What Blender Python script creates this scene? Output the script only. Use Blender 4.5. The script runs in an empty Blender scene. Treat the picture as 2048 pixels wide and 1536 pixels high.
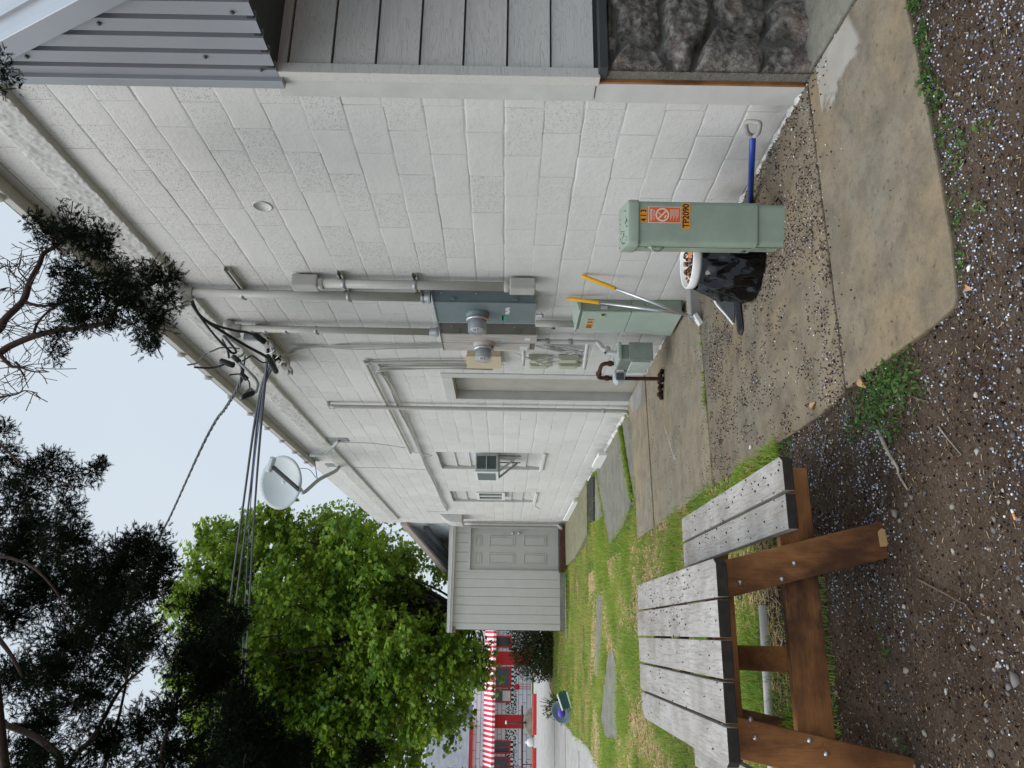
import bpy, bmesh, math, random
import numpy as np
from mathutils import Vector, Matrix, noise
rad = math.radians
rnd = random.Random(11)
rng = np.random.default_rng(7)
scene = bpy.context.scene
COL = scene.collection

# ---------------------------------------------------------------- camera
def make_camera():
    yaw = math.atan(497/1540); pitch = -math.atan(9.4/1540); roll = rad(0.88)
    fwd = Vector((math.sin(yaw)*math.cos(pitch), math.cos(yaw)*math.cos(pitch), math.sin(pitch)))
    r0 = Vector((math.cos(yaw), -math.sin(yaw), 0)); u0 = r0.cross(fwd)
    right = r0*math.cos(roll) + u0*math.sin(roll); up = right.cross(fwd)
    cam = bpy.data.cameras.new('camera'); o = bpy.data.objects.new('camera', cam); COL.objects.link(o)
    cam.sensor_fit = 'HORIZONTAL'; cam.sensor_width = 36; cam.lens = 1540/2048*36
    cam.clip_start = .05; cam.clip_end = 600
    # the photograph lies on its side: camera turned a quarter turn
    X = -up; Yv = right; Z = -fwd
    m = Matrix((X, Yv, Z)).transposed().to_4x4(); m.translation = Vector((0, 0, 1.45))
    o.matrix_world = m
    scene.camera = o
make_camera()

# ---------------------------------------------------------------- light
SUN_EL, SUN_AZ = rad(57), rad(-90)      # azimuth from +Y towards +X
w = bpy.data.worlds.new("World"); scene.world = w; w.use_nodes = True
nt = w.node_tree; nt.nodes.clear()
out = nt.nodes.new('ShaderNodeOutputWorld'); bg = nt.nodes.new('ShaderNodeBackground')
sky = nt.nodes.new('ShaderNodeTexSky'); sky.sky_type = 'NISHITA'; sky.sun_disc = False
sky.sun_elevation = SUN_EL; sky.sun_rotation = SUN_AZ; sky.dust_density = 3; sky.air_density = 1
tc = nt.nodes.new('ShaderNodeTexCoord')
nz = nt.nodes.new('ShaderNodeTexNoise'); nz.inputs['Scale'].default_value = 1.6; nz.inputs['Detail'].default_value = 4; nz.inputs['Roughness'].default_value = .5
cr = nt.nodes.new('ShaderNodeValToRGB')
cr.color_ramp.elements[0].position = .3; cr.color_ramp.elements[0].color = (4.9, 5.75, 6.6, 1)
cr.color_ramp.elements[1].position = .72; cr.color_ramp.elements[1].color = (5.7, 6.3, 6.8, 1)
mx = nt.nodes.new('ShaderNodeMix'); mx.data_type = 'RGBA'; mx.inputs['Factor'].default_value = .9
# an overcast sky is brighter overhead than at the horizon
sep = nt.nodes.new('ShaderNodeSeparateXYZ'); mr = nt.nodes.new('ShaderNodeMapRange')
mr.inputs['From Min'].default_value = .56; mr.inputs['From Max'].default_value = 1.0
mr.inputs['To Min'].default_value = 1.0; mr.inputs['To Max'].default_value = 3.4
vm = nt.nodes.new('ShaderNodeVectorMath'); vm.operation = 'SCALE'
L = nt.links
L.new(tc.outputs['Generated'], nz.inputs['Vector']); L.new(nz.outputs['Fac'], cr.inputs['Fac'])
L.new(tc.outputs['Generated'], sep.inputs[0]); L.new(sep.outputs['Z'], mr.inputs['Value'])
L.new(sky.outputs['Color'], mx.inputs['A']); L.new(cr.outputs['Color'], mx.inputs['B'])
L.new(mx.outputs['Result'], vm.inputs[0]); L.new(mr.outputs['Result'], vm.inputs['Scale'])
L.new(vm.outputs['Vector'], bg.inputs['Color']); bg.inputs['Strength'].default_value = .1
L.new(bg.outputs[0], out.inputs['Surface'])
sun = bpy.data.lights.new('sun', 'SUN'); sun.energy = 1.5; sun.angle = rad(42); sun.color = (1, .96, .9)
so = bpy.data.objects.new('sun', sun); COL.objects.link(so)
sd = Vector((math.sin(SUN_AZ)*math.cos(SUN_EL), math.cos(SUN_AZ)*math.cos(SUN_EL), math.sin(SUN_EL)))
so.rotation_euler = sd.to_track_quat('Z', 'Y').to_euler(); so.location = sd*50
vs = scene.view_settings; vs.view_transform = 'Standard'; vs.look = 'None'; vs.exposure = .38; vs.gamma = 1

# ---------------------------------------------------------------- materials
MATS = {}
class N:
    """small node-graph helper"""
    def __init__(s, name, rough=.8, metal=0, spec=.3):
        s.m = bpy.data.materials.new(name); s.m.use_nodes = True; s.t = s.m.node_tree
        s.b = s.t.nodes['Principled BSDF']; s.b.inputs['Roughness'].default_value = rough
        s.b.inputs['Metallic'].default_value = metal; s.b.inputs['Specular IOR Level'].default_value = spec
        s.c = s.t.nodes.new('ShaderNodeTexCoord').outputs['Object']; MATS[name] = s.m
    def n(s, typ, **kw):
        nd = s.t.nodes.new('ShaderNode'+typ)
        for k, v in kw.items():
            if k in nd.inputs.keys() if hasattr(nd.inputs, 'keys') else False: s.put(nd.inputs[k], v)
            else: setattr(nd, k, v)
        return nd
    def put(s, sock, v):
        if isinstance(v, bpy.types.NodeSocket): s.t.links.new(v, sock)
        else: sock.default_value = v
    def map(s, scale=(1, 1, 1), rot=(0, 0, 0), loc=(0, 0, 0), vec=None):
        nd = s.t.nodes.new('ShaderNodeMapping'); s.put(nd.inputs[0], vec or s.c)
        nd.inputs['Scale'].default_value = scale; nd.inputs['Rotation'].default_value = rot; nd.inputs['Location'].default_value = loc
        return nd.outputs[0]
    def noise(s, scale, detail=3, rough=.5, vec=None, dist=0):
        nd = s.t.nodes.new('ShaderNodeTexNoise'); s.put(nd.inputs['Vector'], vec or s.c)
        nd.inputs['Scale'].default_value = scale; nd.inputs['Detail'].default_value = detail
        nd.inputs['Roughness'].default_value = rough; nd.inputs['Distortion'].default_value = dist
        return nd.outputs['Fac']
    def ramp(s, fac, stops):
        nd = s.t.nodes.new('ShaderNodeValToRGB'); s.put(nd.inputs[0], fac); e = nd.color_ramp.elements
        while len(e) < len(stops): e.new(.5)
        for q, (p, c) in zip(e, stops):
            q.position = p; q.color = (c, c, c, 1) if not hasattr(c, '__len__') else (*c[:3], 1)
        return nd.outputs[0]
    def mix(s, f, a, b, mode='MIX'):
        nd = s.t.nodes.new('ShaderNodeMix'); nd.data_type = 'RGBA'; nd.blend_type = mode
        s.put(nd.inputs['Factor'], f)
        for k, v in (('A', a), ('B', b)):
            if hasattr(v, '__len__') and not isinstance(v, bpy.types.NodeSocket): v = (*v[:3], 1)
            s.put(nd.inputs[[i for i, q in enumerate(nd.inputs) if q.name == k and q.type == 'RGBA'][0]], v)
        return nd.outputs[[i for i, q in enumerate(nd.outputs) if q.type == 'RGBA'][0]]
    def math(s, op, a, b=0, c=0):
        nd = s.t.nodes.new('ShaderNodeMath'); nd.operation = op
        for i, v in enumerate((a, b, c)): s.put(nd.inputs[i], v)
        return nd.outputs[0]
    def xyz(s, vec=None):
        nd = s.t.nodes.new('ShaderNodeSeparateXYZ'); s.put(nd.inputs[0], vec or s.c); return nd.outputs
    def isl(s):
        return s.t.nodes.new('ShaderNodeNewGeometry').outputs['Random Per Island']
    def bump(s, h, strength=.3, dist=.01):
        nd = s.t.nodes.new('ShaderNodeBump'); s.put(nd.inputs['Height'], h)
        nd.inputs['Strength'].default_value = strength; nd.inputs['Distance'].default_value = dist
        if s.b.inputs['Normal'].links: s.put(nd.inputs['Normal'], s.b.inputs['Normal'].links[0].from_socket)
        s.t.links.new(nd.outputs[0], s.b.inputs['Normal']); return s
    def col(s, v):
        if not isinstance(v, bpy.types.NodeSocket): v = (*v[:3], 1)
        s.put(s.b.inputs['Base Color'], v); return s
    def rough(s, v): s.put(s.b.inputs['Roughness'], v); return s

def paint(name, c, rough=.55, dirt=.12, scale=6, metal=0, bump=.06, spec=.35):
    n = N(name, rough, metal, spec)
    a = n.noise(scale, 5, .6); b = n.noise(scale*9, 3)
    f = n.ramp(a, [(.35, 0), (.75, 1)])
    d = tuple(x*(1-dirt*1.6) for x in c); l = tuple(min(1, x*(1+dirt*.5)) for x in c)
    n.col(n.mix(n.math('MULTIPLY', n.ramp(b, [(.3, .6), (.7, 1)]), 1), d, n.mix(f, d, l)))
    n.rough(n.math('ADD', rough-.08, n.math('MULTIPLY', b, .18)))
    n.bump(b, bump, .004); return n.m

def m_blockwall():
    n = N('painted_block', .62, 0, .3)
    big = n.noise(.9, 3); mid = n.noise(7, 4, .6); fine = n.noise(150, 4, .7)
    pores = n.t.nodes.new('ShaderNodeTexVoronoi'); pores.inputs['Scale'].default_value = 95; n.put(pores.inputs['Vector'], n.c)
    # porosity differs block by block: brick texture picks a tone per block
    br = n.t.nodes.new('ShaderNodeTexBrick'); s = n.xyz()
    cmb = n.t.nodes.new('ShaderNodeCombineXYZ'); n.put(cmb.inputs[0], n.math('ADD', s[1], 3.17-3.377-BW/2)); n.put(cmb.inputs[1], n.math('ADD', s[2], BZ0))
    n.put(br.inputs['Vector'], cmb.outputs[0]); br.inputs['Scale'].default_value = 1
    br.inputs['Brick Width'].default_value = BW; br.inputs['Row Height'].default_value = BH
    br.inputs['Mortar Size'].default_value = .0032; br.offset = .5; br.squash = 1
    br.inputs['Color1'].default_value = (0, 0, 0, 1); br.inputs['Color2'].default_value = (1, 1, 1, 1); br.inputs['Bias'].default_value = 0
    br.inputs['Mortar'].default_value = (.3, .3, .3, 1); br.inputs['Mortar Smooth'].default_value = .3
    tone = n.ramp(br.outputs['Color'], [(0, 0), (1, 1)])
    hi = n.ramp(n.math('ADD', n.math('MULTIPLY', s[2], .17), n.math('MULTIPLY', tone, .75)), [(.66, 0), (1.0, 1)])
    pit = n.ramp(pores.outputs['Distance'], [(.0, 1), (.26, 1), (.34, 0)])
    gate = n.ramp(n.noise(38, 2), [(.42, 0), (.52, 1)])
    pm = n.math('MULTIPLY', n.math('MULTIPLY', pit, gate), n.math('ADD', .05, n.math('MULTIPLY', hi, .6)))
    st_ = n.noise(2.2, 5, .7, n.map((1, 1.6, .22)))
    c = n.mix(n.ramp(big, [(.35, 0), (.7, 1)]), (.60, .585, .565), (.65, .635, .615))
    c = n.mix(n.math('MULTIPLY', tone, .22), c, (.50, .49, .475))
    c = n.mix(n.ramp(mid, [(.5, 0), (.8, .25)]), c, (.5, .49, .46))
    c = n.mix(n.ramp(st_, [(.52, 0), (.75, .16)]), c, (.44, .42, .385))
    # grey splash of dirt low on the wall
    low = n.math('MULTIPLY', n.ramp(s[2], [(.0, 1), (.22, 0)]), n.ramp(n.noise(5, 4), [(.4, 0), (.7, .8)]))
    c = n.mix(low, c, (.36, .34, .30))
    c = n.mix(pm, c, (.15, .15, .15))
    c = n.mix(n.math('MULTIPLY', br.outputs['Fac'], n.ramp(n.noise(4, 3), [(.35, .2), (.65, .7)])), c, (.30, .29, .28))
    n.col(c)
    h = n.math('ADD', n.math('MULTIPLY', fine, .5), n.math('MULTIPLY', n.noise(45, 5, .65), 1.0))
    n.bump(n.math('SUBTRACT', h, n.math('MULTIPLY', pm, 2.0)), .42, .006)
    n.bump(mid, .25, .02)
    return n.m
BW, BH = .425, .2107
BY0, BZ0 = -3.377, -.012

def m_stone():
    n = N('lava_stone', .92, 0, .2)
    a = n.noise(5, 5, .6); b = n.noise(26, 7, .72, dist=.12)
    c = n.ramp(b, [(.30, (.022, .020, .018)), (.47, (.14, .125, .112)), (.66, (.31, .285, .25))])  # dark hollows and pale highlights of the rough face put into the colour
    c = n.mix(n.ramp(a, [(.55, 0), (.72, .7)]), c, (.24, .15, .11))
    s = n.xyz(); c = n.mix(n.ramp(s[1], [(.0, 0), (1, 0)]) if False else n.math('GREATER_THAN', n.math('ADD', s[1], n.math('MULTIPLY', b, .012)), -.069), c, n.mix(b, (.12, .115, .10), (.24, .23, .205)))
    n.col(c); n.bump(b, .9, .03); n.bump(n.noise(90, 4), .4, .01); return n.m
def m_concrete(name, a, b, dark, seed=0, spots=.5, streak=0):
    n = N(name, .9, 0, .2); v = n.map(loc=(seed*3.1, seed*1.7, 0))
    g = n.noise(1.3, 5, .6, v); m = n.noise(5, 8, .72, v, .1); f = n.noise(160, 3, .7, v)
    st = n.noise(3.5, 7, .72, n.map((1.2, 2.4, 1), loc=(seed, 0, 0)), 0)
    c = n.mix(n.ramp(g, [(.38, 0), (.62, 1)]), a, b)
    c = n.mix(n.ramp(m, [(.44, 0), (.66, .75)]), c, dark)
    c = n.mix(n.ramp(n.noise(2.6, 6, .7, n.map(loc=(seed, 9, 0))), [(.5, 0), (.62, .45)]), c, tuple(x*.62 for x in a))
    c = n.mix(n.ramp(st, [(.52, 0), (.7, .45)]), c, tuple(x*.7 for x in b))
    c = n.mix(n.ramp(n.noise(28, 4, .7, v), [(.58, 0), (.7, spots)]), c, tuple(x*.45 for x in dark))
    c = n.mix(n.ramp(n.noise(55, 5, .7, v), [(.32, .5), (.5, 0)]), c, tuple(x*.6 for x in a))
    c = n.mix(n.ramp(f, [(.3, .5), (.5, 0)]), c, tuple(x*.5 for x in a))
    c = n.mix(n.ramp(f, [(.62, 0), (.75, .3)]), c, tuple(min(1, x*1.5) for x in a))
    return n, c, f, m
def m_slab():
    n, c, f, m = m_concrete('walk_concrete', (.19, .165, .128), (.225, .170, .105), (.090, .072, .053), 1, .7)
    s = n.xyz()
    # dry pale patch on the first slab, cut by the wet edge
    v = n.math('ADD', s[0], n.math('MULTIPLY', n.math('SUBTRACT', n.noise(7, 6, .7), .5), .5))
    fx = n.ramp(n.math('SUBTRACT', v, 2.24), [(.07, 0), (.12, 1)])
    fy = n.ramp(n.math('SUBTRACT', n.math('ADD', s[1], n.math('MULTIPLY', n.math('SUBTRACT', s[0], 2.4), -.35)), 2.5), [(.10, 0), (.13, 1)])
    fz = n.ramp(s[1], [(.0, 1), (1, 1)])
    k = n.math('MULTIPLY', n.math('MULTIPLY', fx, fy), n.math('LESS_THAN', s[1], 3.02))
    c = n.mix(n.math('MULTIPLY', k, n.ramp(n.noise(5, 4), [(.3, .5), (.7, .9)])), c, (.33, .315, .285))
    # greenish-grey hint by distance along walk
    n.col(c); n.bump(m, .25, .01); n.bump(f, .35, .004)
    return n.m
def m_wood_grey(ax=1):
    n = N('weathered_plank' if ax == 1 else 'weathered_plank_across', .85, 0, .2)
    sc = [1, 1, 1]; sc[ax] = .07
    off = n.t.nodes.new('ShaderNodeCombineXYZ'); n.put(off.inputs[0], n.math('MULTIPLY', n.isl(), 37)); n.put(off.inputs[1], n.math('MULTIPLY', n.isl(), 61))
    va = n.t.nodes.new('ShaderNodeVectorMath'); va.operation = 'ADD'; n.put(va.inputs[0], n.c); n.put(va.inputs[1], off.outputs[0])
    v = n.map(tuple(sc), vec=va.outputs[0])
    g = n.noise(120, 5, .65, v, .3); w2 = n.noise(26, 3, .5, v, 1.6)
    rings = n.math('FRACT', n.math('MULTIPLY', w2, 9))
    r = n.ramp(rings, [(0, 1), (.1, .2), (.5, 0), (1, .1)])
    b = n.noise(4, 4, .6, va.outputs[0])
    c = n.mix(n.ramp(b, [(.35, 0), (.7, 1)]), (.25, .23, .205), (.41, .39, .365))
    c = n.mix(n.math('MULTIPLY', r, .65), c, (.17, .135, .11))
    c = n.mix(n.ramp(g, [(.47, 0), (.7, .7)]), c, (.17, .14, .12))
    c = n.mix(n.ramp(n.noise(9, 5, .7, v), [(.62, 0), (.75, .6)]), c, (.16, .12, .09))
    n.col(c); n.bump(g, .5, .003); n.bump(rings, .12, .002); return n.m
def m_wood_brown(name, ax):
    n = N(name, .6, 0, .35)
    sc = [1, 1, 1]; sc[ax] = .07; v = n.map(tuple(sc))
    g = n.noise(110, 5, .6, v, .3); w2 = n.noise(20, 3, .5, v, 1.2)
    rings = n.ramp(n.math('FRACT', n.math('MULTIPLY', w2, 8)), [(0, 1), (.14, .2), (1, 0)])
    b = n.noise(2.4, 4, .6, n.map((1, 1, 1)))
    c = n.mix(n.ramp(b, [(.36, 0), (.64, 1)]), (.16, .058, .017), (.46, .20, .07))
    c = n.mix(n.math('MULTIPLY', rings, .45), c, (.11, .035, .012))
    c = n.mix(n.ramp(g, [(.5, 0), (.8, .6)]), c, (.12, .045, .02))
    c = n.mix(n.ramp(n.noise(4, 5, .65, n.map(tuple(x if x > .5 else .4 for x in sc))), [(.47, 0), (.62, .85)]), c, (.050, .020, .011))
    n.col(c); n.bump(g, .3, .002); return n.m
def m_dirt():
    n = N('dark_soil', .97, 0, .12)
    s = n.xyz()
    a = n.noise(2.2, 5, .65); b = n.noise(22, 6, .7); f = n.noise(110, 5, .75)
    soil = n.mix(n.ramp(a, [(.38, 0), (.65, 1)]), (.042, .026, .017), (.090, .062, .043))
    soil = n.mix(n.ramp(b, [(.5, 0), (.75, .7)]), soil, (.11, .085, .065))
    soil = n.mix(n.ramp(f, [(.55, 0), (.72, .7)]), soil, (.21, .18, .15))
    soil = n.mix(n.ramp(f, [(.28, .8), (.42, 0)]), soil, (.012, .009, .007))
    lawn = n.mix(n.ramp(n.noise(1.3, 5, .7), [(.42, 0), (.55, 1)]), (.07, .11, .02), (.30, .20, .085))
    lawn = n.mix(n.ramp(b, [(.45, 0), (.7, .8)]), lawn, (.05, .06, .02))
    t = n.math('ADD', n.math('SUBTRACT', s[1], 4.3), n.math('MULTIPLY', n.math('SUBTRACT', b, .5), 1.6))
    t = n.ramp(t, [(0, 0), (.6, 1)])
    n.col(n.mix(t, soil, lawn)); n.bump(b, .7, .03); n.bump(f, .8, .008); return n.m
def m_leaf(name, stops, trans=.35, rough=.55, ns=.55, wi=.6):
    n = N(name, rough, 0, .08 if trans < .2 else .22); i = n.isl()
    f = n.math('ADD', n.math('MULTIPLY', i, wi), n.math('MULTIPLY', n.ramp(n.noise(ns, 3, .6), [(.3, 0), (.7, 1)]), 1-wi))
    c = n.ramp(f, stops); n.col(c)
    tr = n.t.nodes.new('ShaderNodeBsdfTranslucent'); n.put(tr.inputs[0], n.mix(.5, c, tuple(min(1, x*1.3) for x in stops[-1][1])))
    ms = n.t.nodes.new('ShaderNodeMixShader'); ms.inputs[0].default_value = trans
    o = n.t.nodes['Material Output']; n.put(ms.inputs[1], n.b.outputs[0]); n.put(ms.inputs[2], tr.outputs[0]); n.put(o.inputs[0], ms.outputs[0])
    return n.m
def m_islands(name, stops, rough=.7, spec=.3):
    n = N(name, rough, 0, spec); n.col(n.ramp(n.isl(), stops)); return n.m
def m_glass(name, c=(.6, .62, .65), rough=.08, alpha=.35):
    n = N(name, rough, 0, .5); n.col(c); n.b.inputs['Alpha'].default_value = alpha; return n.m
def m_plain(name, c, rough=.5, metal=0, spec=.3):
    n = N(name, rough, metal, spec)
    n.col(n.mix(n.ramp(n.noise(14, 4), [(.3, 0), (.8, 1)]), tuple(x*.86 for x in c), c)); return n.m
def m_siding():
    n = N('cedar_grain_siding', .6, 0, .3); v = n.map((1, 1, 1))
    v = n.map((.10, 1, 1.0)); w1 = n.noise(17, 3, .5, v, 1.3)
    h = n.math('FRACT', n.math('MULTIPLY', w1, 11))
    l = n.ramp(h, [(0, 1), (.12, 0), (.93, 0), (1, .8)])
    n.col(n.mix(n.math('MULTIPLY', l, .38), (.54, .52, .49), (.31, .295, .28))); n.bump(n.math('MULTIPLY', l, -1), .5, .003); return n.m
def m_metal_roof():
    n = N('grey_roof_metal', .38, .25, .5); n.col(n.mix(n.noise(3, 4), (.27, .28, .30), (.36, .37, .395))); return n.m

WALL = m_blockwall(); STONE = m_stone(); SLAB = m_slab(); WOODG = m_wood_grey(1)
WB_X = m_wood_brown('stained_timber_across', 0); WB_Z = m_wood_brown('stained_timber_upright', 2); WB_Y = m_wood_brown('stained_timber_along', 1)
DIRT = m_dirt(); SIDING = m_siding(); ROOFM = m_metal_roof()
TRIM = paint('wall_colour_trim', (.55, .54, .52), .5, .08)
SHADED_TAUPE = paint('shaded_panel_paint', (.40, .38, .33), .55, .1)  # wall paint darkened: shade of the doorway recess put into the colour
CONDUIT = paint('painted_conduit', (.45, .435, .40), .42, .08, 9)
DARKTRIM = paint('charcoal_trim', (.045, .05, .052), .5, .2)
GREEN = paint('pedestal_green', (.285, .345, .28), .42, .12, 5)
CABGREEN = paint('cabinet_pale_green', (.40, .48, .41), .45, .08, 5)
SLATE = paint('slate_meter_enamel', (.17, .215, .225), .35, .12, 5)
BEIGE = None
def m_beige():
    n = N('weathered_beige_enamel', .6, 0, .3); v = n.map((5, 5, .6))
    a = n.noise(3, 6, .7, v, .5); n.col(n.ramp(a, [(.3, (.33, .29, .26)), (.55, (.50, .46, .42)), (.75, (.60, .57, .53))])); n.bump(a, .1, .003); return n.m
BEIGE = m_beige()
DKBROWN = paint('brown_grey_side', (.20, .185, .165), .5, .1)
TAN = paint('tan_box_paint', (.60, .50, .34), .5, .05)
PHONEG = paint('phone_box_plastic', (.47, .49, .36), .5, .08)
GALV = paint('galvanised_steel', (.42, .43, .44), .45, .15, 20, .5)
ALU = m_plain('brushed_aluminium', (.62, .62, .63), .28, .9)
STEEL = m_plain('bright_steel', (.6, .6, .6), .3, .8)
RUST = paint('rusty_pipe', (.10, .038, .022), .8, .35, 20)
BLACK = m_plain('black_rubber', (.015, .015, .016), .5)
BAG = m_plain('black_bin_liner', (.002, .002, .003), .13, 0, .42)
WHITEP = paint('white_plastic', (.72, .72, .70), .4, .06)
YELLOW = m_plain('yellow_grip', (.80, .42, .02), .4)
BLUE = m_plain('blue_shaft', (.02, .055, .30), .35)
ORANGE = m_plain('orange_sticker', (.72, .12, .02), .45)
AMBER = m_plain('amber_sticker', (.72, .28, .02), .45)
INK = m_plain('black_ink', (.02, .018, .02), .6)
WINK = m_plain('pale_print', (.75, .62, .55), .6)
REDP = paint('red_paint', (.55, .02, .025), .5, .1)
REDCONC = paint('red_kerb_paint', (.62, .05, .045), .6, .1)
GASG = paint('gas_meter_enamel', (.30, .335, .29), .45, .15, 10)
DISH = paint('satellite_dish_grey', (.46, .50, .50), .45, .04, 3)
DARKGREY = m_plain('dark_grey_steel', (.09, .09, .085), .5)
GLASSM = m_glass('meter_glass', (.55, .58, .6), .06, .38)
PANE = m_plain('dark_window_glass', (.035, .04, .045), .08, 0, .6)
BARKJ = paint('juniper_bark', (.085, .050, .038), .9, .3, 25)
BARKM = paint('maple_bark', (.055, .045, .038), .9, .3, 12)
WDARK = paint('old_paint_dribble', (.50, .49, .47), .7, .3, 30)
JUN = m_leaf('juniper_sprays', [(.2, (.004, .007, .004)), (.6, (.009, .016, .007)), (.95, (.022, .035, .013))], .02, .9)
MAPLE = m_leaf('maple_leaves', [(.12, (.026, .076, .008)), (.40, (.080, .175, .015)), (.64, (.18, .29, .027)), (.93, (.36, .44, .05))], .38, .5, .9, .5)
GRASS = m_leaf('grass_blades', [(.1, (.05, .17, .014)), (.42, (.12, .32, .02)), (.66, (.24, .43, .04)), (.82, (.44, .42, .11)), (.95, (.62, .42, .18))], .4, .55, 1.5, .5)
WEED = m_leaf('weed_leaves', [(.2, (.03, .075, .018)), (.6, (.07, .14, .03)), (.9, (.14, .2, .05))], .3)

# ---------------------------------------------------------------- builders
ORIG = {}
def tag(o, label=None, cat=None, group=None, kind=None):
    if label: o['label'] = label
    if cat: o['category'] = cat
    if group: o['group'] = group
    if kind: o['kind'] = kind
    return o
def thing(name, loc, label, cat, group=None):
    o = bpy.data.objects.new(name, None); COL.objects.link(o); o.location = loc; o.empty_display_size = .1
    ORIG[o] = Vector(loc); return tag(o, label, cat, group)
def frame(d):
    d = Vector(d).normalized(); a = Vector((0, 0, 1)) if abs(d.z) < .9 else Vector((0, 1, 0))
    u = a.cross(d).normalized(); return u, d.cross(u), d
class M:
    def __init__(s): s.v = []; s.f = []; s.mi = []; s.sm = []; s.k = 0; s.smooth = False
    def add(s, vs, fs, sm=None):
        o = len(s.v); s.v += [tuple(v) for v in vs]; s.f += [tuple(i+o for i in f) for f in fs]
        s.mi += [s.k]*len(fs); s.sm += [s.smooth if sm is None else sm]*len(fs); return s
    def box(s, a, b, rz=0, piv=None):
        x0, y0, z0 = a; x1, y1, z1 = b
        vs = [(x, y, z) for z in (z0, z1) for y in (y0, y1) for x in (x0, x1)]
        if rz:
            p = Vector(piv) if piv else Vector(((x0+x1)/2, (y0+y1)/2, 0)); R = Matrix.Rotation(rz, 3, 'Z')
            vs = [R@(Vector(v)-p)+p for v in vs]
        return s.add(vs, [(0, 2, 3, 1), (4, 5, 7, 6), (0, 1, 5, 4), (2, 6, 7, 3), (0, 4, 6, 2), (1, 3, 7, 5)], False)
    def beam(s, p, q, w, h, up=(0, 0, 1), pe=0):
        """bar from p to q, w across, h along 'up'"""
        p = Vector(p); q = Vector(q); d = (q-p).normalized(); up = Vector(up); r = d.cross(up).normalized(); u = r.cross(d)
        vs = [c+r*(i*w/2)+u*(j*h/2) for c in (p, q) for j in (-1, 1) for i in (-1, 1)]
        return s.add(vs, [(0, 2, 3, 1), (4, 5, 7, 6), (0, 1, 5, 4), (2, 6, 7, 3), (0, 4, 6, 2), (1, 3, 7, 5)], False)
    def tube(s, pts, r, n=10, cap=True):
        P = [Vector(p) for p in pts]; k = len(P); R = r if hasattr(r, '__len__') else [r]*k
        vs = []; u = None
        for i, p in enumerate(P):
            d = (P[min(i+1, k-1)]-P[max(i-1, 0)])
            if d.length < 1e-9: d = Vector((0, 0, 1))
            d.normalize()
            if u is None: u, v, _ = frame(d)
            else:
                u = (u-d*u.dot(d)); u = u.normalized() if u.length > 1e-6 else frame(d)[0]; v = d.cross(u)
            for j in range(n):
                a = 2*math.pi*j/n; vs.append(p+(u*math.cos(a)+v*math.sin(a))*R[i])
        fs = [(i*n+j, i*n+(j+1) % n, (i+1)*n+(j+1) % n, (i+1)*n+j) for i in range(k-1) for j in range(n)]
        s.add(vs, fs, True)
        if cap: s.add([], []); o = len(s.v)-k*n; s.f += [tuple(o+j for j in range(n))[::-1], tuple(o+(k-1)*n+j for j in range(n))]; s.mi += [s.k]*2; s.sm += [False]*2
        return s
    def lathe(s, c, prof, axis=(0, 0, 1), n=28, sm=True, sx=1):
        c = Vector(c); u, v, d = frame(axis); vs = []
        for (r, h) in prof:
            for j in range(n):
                a = 2*math.pi*j/n; vs.append(c+d*h+(u*math.cos(a)*sx+v*math.sin(a))*max(r, 1e-4))
        k = len(prof)
        return s.add(vs, [(i*n+j, i*n+(j+1) % n, (i+1)*n+(j+1) % n, (i+1)*n+j) for i in range(k-1) for j in range(n)], sm)
    def prism(s, poly, d0, vec):
        """poly: 3D points, extruded along vec"""
        P = [Vector(p)+Vector(d0) for p in poly]; V = Vector(vec); n = len(P)
        return s.add(P+[p+V for p in P], [tuple(range(n))[::-1], tuple(range(n, 2*n))]+[(i, (i+1) % n, n+(i+1) % n, n+i) for i in range(n)], False)
    def sphere(s, c, r, n=10, m=7, sc=(1, 1, 1)):
        c = Vector(c); vs = []; fs = []
        for i in range(m+1):
            t = math.pi*i/m
            for j in range(n):
                a = 2*math.pi*j/n; vs.append(c+Vector((math.sin(t)*math.cos(a)*sc[0], math.sin(t)*math.sin(a)*sc[1], math.cos(t)*sc[2]))*r)
        fs = [(i*n+j, (i+1)*n+j, (i+1)*n+(j+1) % n, i*n+(j+1) % n) for i in range(m) for j in range(n)]
        return s.add(vs, fs, True)
    def build(s, name, mats, parent=None, bevel=0, org=None, seg=2):
        if parent is not None: o0 = ORIG[parent]
        elif org is not None: o0 = Vector(org)
        else:
            a = np.array(s.v); o0 = Vector(((a[:, 0].min()+a[:, 0].max())/2, (a[:, 1].min()+a[:, 1].max())/2, a[:, 2].min()))
        me = bpy.data.meshes.new(name); me.from_pydata([tuple(Vector(v)-o0) for v in s.v], [], s.f)
        for m in (mats if isinstance(mats, (list, tuple)) else [mats]): me.materials.append(m)
        me.polygons.foreach_set('material_index', s.mi); me.polygons.foreach_set('use_smooth', s.sm); me.update()
        ob = bpy.data.objects.new(name, me); COL.objects.link(ob); ORIG[ob] = o0
        if parent is None: ob.location = o0
        else: ob.parent = parent
        if bevel:
            b = ob.modifiers.new('bevel', 'BEVEL'); b.width = bevel; b.segments = seg; b.limit_method = 'ANGLE'; b.angle_limit = rad(35)
        return ob
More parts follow.
